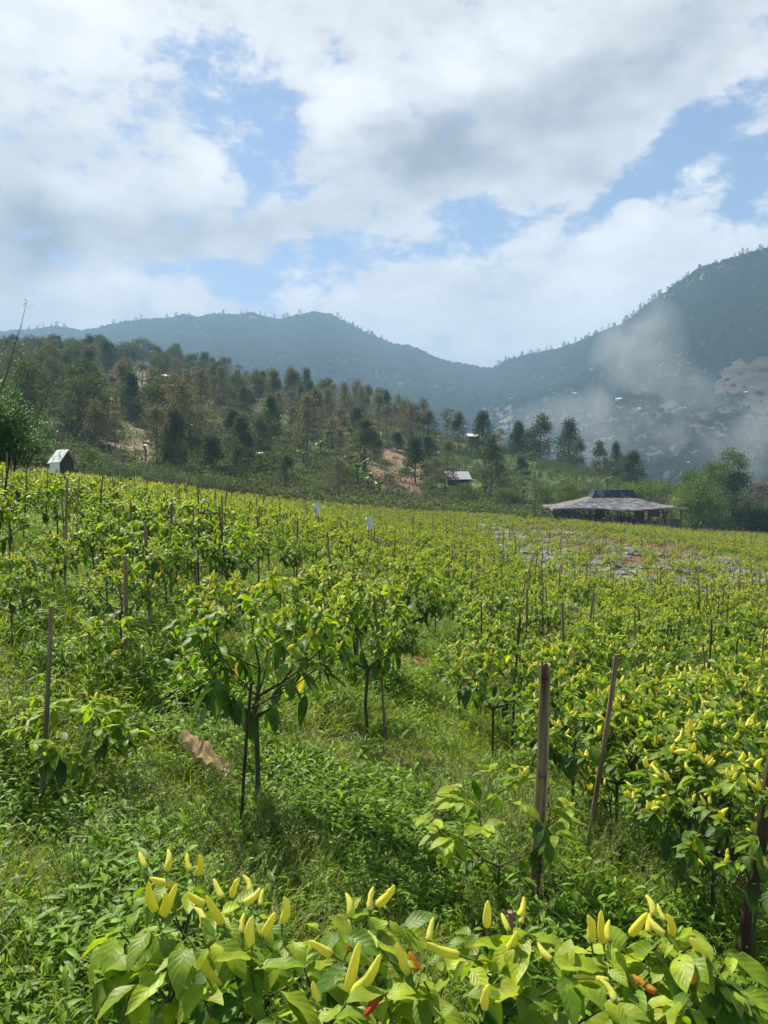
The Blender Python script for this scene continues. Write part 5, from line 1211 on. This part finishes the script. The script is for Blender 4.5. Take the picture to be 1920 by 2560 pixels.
# ------------------------------------------------------------------ sky and sun
SUN_EL, SUN_AZ = math.radians(50), math.radians(-38)      # azimuth from +Y toward +X
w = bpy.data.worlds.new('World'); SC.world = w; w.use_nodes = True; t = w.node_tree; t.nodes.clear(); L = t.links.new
sky = N(t, 'ShaderNodeTexSky', sky_type='NISHITA'); sky.sun_disc = False; sky.sun_elevation = SUN_EL; sky.sun_rotation = SUN_AZ; sky.altitude = 600; sky.air_density = 1.0; sky.dust_density = .6; sky.ozone_density = 1.5
tc = N(t, 'ShaderNodeTexCoord'); sx = N(t, 'ShaderNodeSeparateXYZ'); L(tc.outputs['Generated'], sx.inputs[0])
az = math_(t, 'ARCTAN2', sx.outputs[0], sx.outputs[1]); el = math_(t, 'ARCSINE', sx.outputs[2])
def wnoise(scale, detail=5., rough=.55, dist=0., off=0., zs=1.6):
    mp = N(t, 'ShaderNodeMapping'); mp.inputs['Scale'].default_value = (1, 1, zs); mp.inputs['Location'].default_value = (off, off * .7, 0); L(tc.outputs['Generated'], mp.inputs[0])
    n = N(t, 'ShaderNodeTexNoise', i_Scale=scale, i_Detail=detail, i_Roughness=rough, i_Distortion=dist); L(mp.outputs[0], n.inputs['Vector']); return n
n1 = wnoise(5.5, 6, .58); n2 = wnoise(13, 6, .6, .2, 3.1, 2.0); n3 = wnoise(3.2, 5, .5, 0, 7.7); n4 = wnoise(34, 5, .62, .3, 1.3, 1.5)
c1 = N(t, 'ShaderNodeSeparateColor'); L(n1.outputs['Color'], c1.inputs[0])
azw = math_(t, 'ADD', az, math_(t, 'MULTIPLY', math_(t, 'SUBTRACT', c1.outputs[0], .5), .24))
elw = math_(t, 'ADD', el, math_(t, 'MULTIPLY', math_(t, 'SUBTRACT', c1.outputs[1], .5), .15))
def blobs(lst):
    tot = None
    for (x, y, rx_, ry_, rot, wt) in lst:
        X, Y = DX(x), DX(y); r = ray(X, Y); a0 = math.atan2(r[0], r[1]); e0 = math.atan2(r[2], math.hypot(r[0], r[1]))
        sa = DX(rx_) / F; se = DX(ry_) / F; c_, s_ = math.cos(rot), math.sin(rot)
        da = math_(t, 'SUBTRACT', azw, a0); de = math_(t, 'SUBTRACT', elw, e0)
        uu = math_(t, 'MULTIPLY', math_(t, 'ADD', math_(t, 'MULTIPLY', da, c_), math_(t, 'MULTIPLY', de, s_)), 1 / sa)
        vv = math_(t, 'MULTIPLY', math_(t, 'SUBTRACT', math_(t, 'MULTIPLY', de, c_), math_(t, 'MULTIPLY', da, s_)), 1 / se)
        q = math_(t, 'ADD', math_(t, 'MULTIPLY', uu, uu), math_(t, 'MULTIPLY', vv, vv))
        b_ = math_(t, 'MULTIPLY', math_(t, 'EXPONENT', math_(t, 'MULTIPLY', q, -1.0)), wt)
        tot = b_ if tot is None else math_(t, 'ADD', tot, b_)
    return tot
blue = blobs([(565,285,95,105,0,.8),(480,170,90,60,0,.3),(610,360,60,50,0,.6),(300,260,110,90,0,.3),(400,100,150,60,0,.2),(450,605,200,40,0,1.0),(690,545,130,40,.35,.75),(1010,485,130,30,.15,.9),(1330,395,140,38,.35,.95),(1500,290,120,55,.4,1.0),(1640,340,90,80,0,1.0),(1600,440,60,40,.4,.6),(1640,90,60,60,0,.45),(70,220,70,80,0,.35),(920,540,150,25,.15,.5)])
dens = math_(t, 'SUBTRACT', 1.0, blue)
dens = math_(t, 'ADD', dens, math_(t, 'MULTIPLY', math_(t, 'SUBTRACT', n2.outputs[0], .5), 1.9))
dens = math_(t, 'ADD', dens, math_(t, 'MULTIPLY', math_(t, 'SUBTRACT', n4.outputs[0], .5), 1.5))
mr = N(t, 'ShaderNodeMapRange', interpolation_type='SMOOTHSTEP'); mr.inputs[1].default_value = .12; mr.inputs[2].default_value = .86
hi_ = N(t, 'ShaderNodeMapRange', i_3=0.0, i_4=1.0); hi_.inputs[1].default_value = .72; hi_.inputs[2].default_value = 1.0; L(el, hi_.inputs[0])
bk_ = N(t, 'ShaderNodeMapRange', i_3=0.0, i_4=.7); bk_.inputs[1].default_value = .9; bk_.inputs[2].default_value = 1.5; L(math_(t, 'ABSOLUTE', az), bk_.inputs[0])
dens = math_(t, 'SUBTRACT', dens, math_(t, 'MAXIMUM', hi_.outputs[0], bk_.outputs[0])); L(dens, mr.inputs[0])  # unseen clouds overhead and behind the camera thinned to cut fill light
shade = math_(t, 'ADD', math_(t, 'MULTIPLY', math_(t, 'SUBTRACT', n3.outputs[0], .5), .9), math_(t, 'MULTIPLY', math_(t, 'SUBTRACT', n2.outputs[0], .5), .9))
grey = blobs([(960,325,150,85,0,.62),(1290,230,170,100,.3,.45),(10,510,110,120,0,.55),(650,480,170,50,0,.2),(300,520,150,50,0,.25),(1150,660,160,60,0,.12)])
brt = blobs([(760,230,70,80,0,.3),(1000,180,160,50,.2,.25),(200,400,170,60,0,.28),(470,350,110,50,-.3,.3),(760,260,90,90,0,.25),(700,610,70,30,0,.35),(1250,620,180,70,.6,.25),(1480,380,120,40,0,.3),(1400,500,200,40,0,.25),(200,100,300,120,0,.2),(1000,100,300,120,0,.1),(900,720,260,60,0,.3),(250,650,260,40,0,.3),(1350,640,260,60,0,.2)])
sh = math_(t, 'ADD', math_(t, 'SUBTRACT', math_(t, 'ADD', .62, brt), grey), shade, clamp=True)
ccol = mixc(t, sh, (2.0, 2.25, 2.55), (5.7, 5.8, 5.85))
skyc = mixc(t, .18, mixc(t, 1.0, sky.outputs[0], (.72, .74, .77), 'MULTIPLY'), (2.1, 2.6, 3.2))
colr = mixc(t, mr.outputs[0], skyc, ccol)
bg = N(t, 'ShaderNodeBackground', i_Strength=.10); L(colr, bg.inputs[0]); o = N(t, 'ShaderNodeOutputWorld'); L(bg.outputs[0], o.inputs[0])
sl = bpy.data.lights.new('sun', 'SUN'); sl.energy = 5.0; sl.angle = math.radians(.5); sl.color = (1.0, .93, .80); so = bpy.data.objects.new('sun', sl); COL.objects.link(so)
sd = Vector((math.sin(SUN_AZ) * math.cos(SUN_EL), math.cos(SUN_AZ) * math.cos(SUN_EL), math.sin(SUN_EL))); so.rotation_euler = sd.to_track_quat('Z', 'Y').to_euler(); so.location = (0, 0, 50)

# ------------------------------------------------------------------ render settings
SC.view_settings.view_transform = 'Standard'; SC.view_settings.look = 'None'; SC.view_settings.exposure = 1.0; SC.view_settings.gamma = 1
cy = SC.cycles; cy.max_bounces = 5; cy.diffuse_bounces = 2; cy.glossy_bounces = 2; cy.transmission_bounces = 3; cy.transparent_max_bounces = 4; cy.volume_bounces = 0
cy.use_adaptive_sampling = True; cy.adaptive_threshold = .02; cy.use_denoising = True; cy.caustics_reflective = False; cy.caustics_refractive = False
cy.sample_clamp_indirect = 6
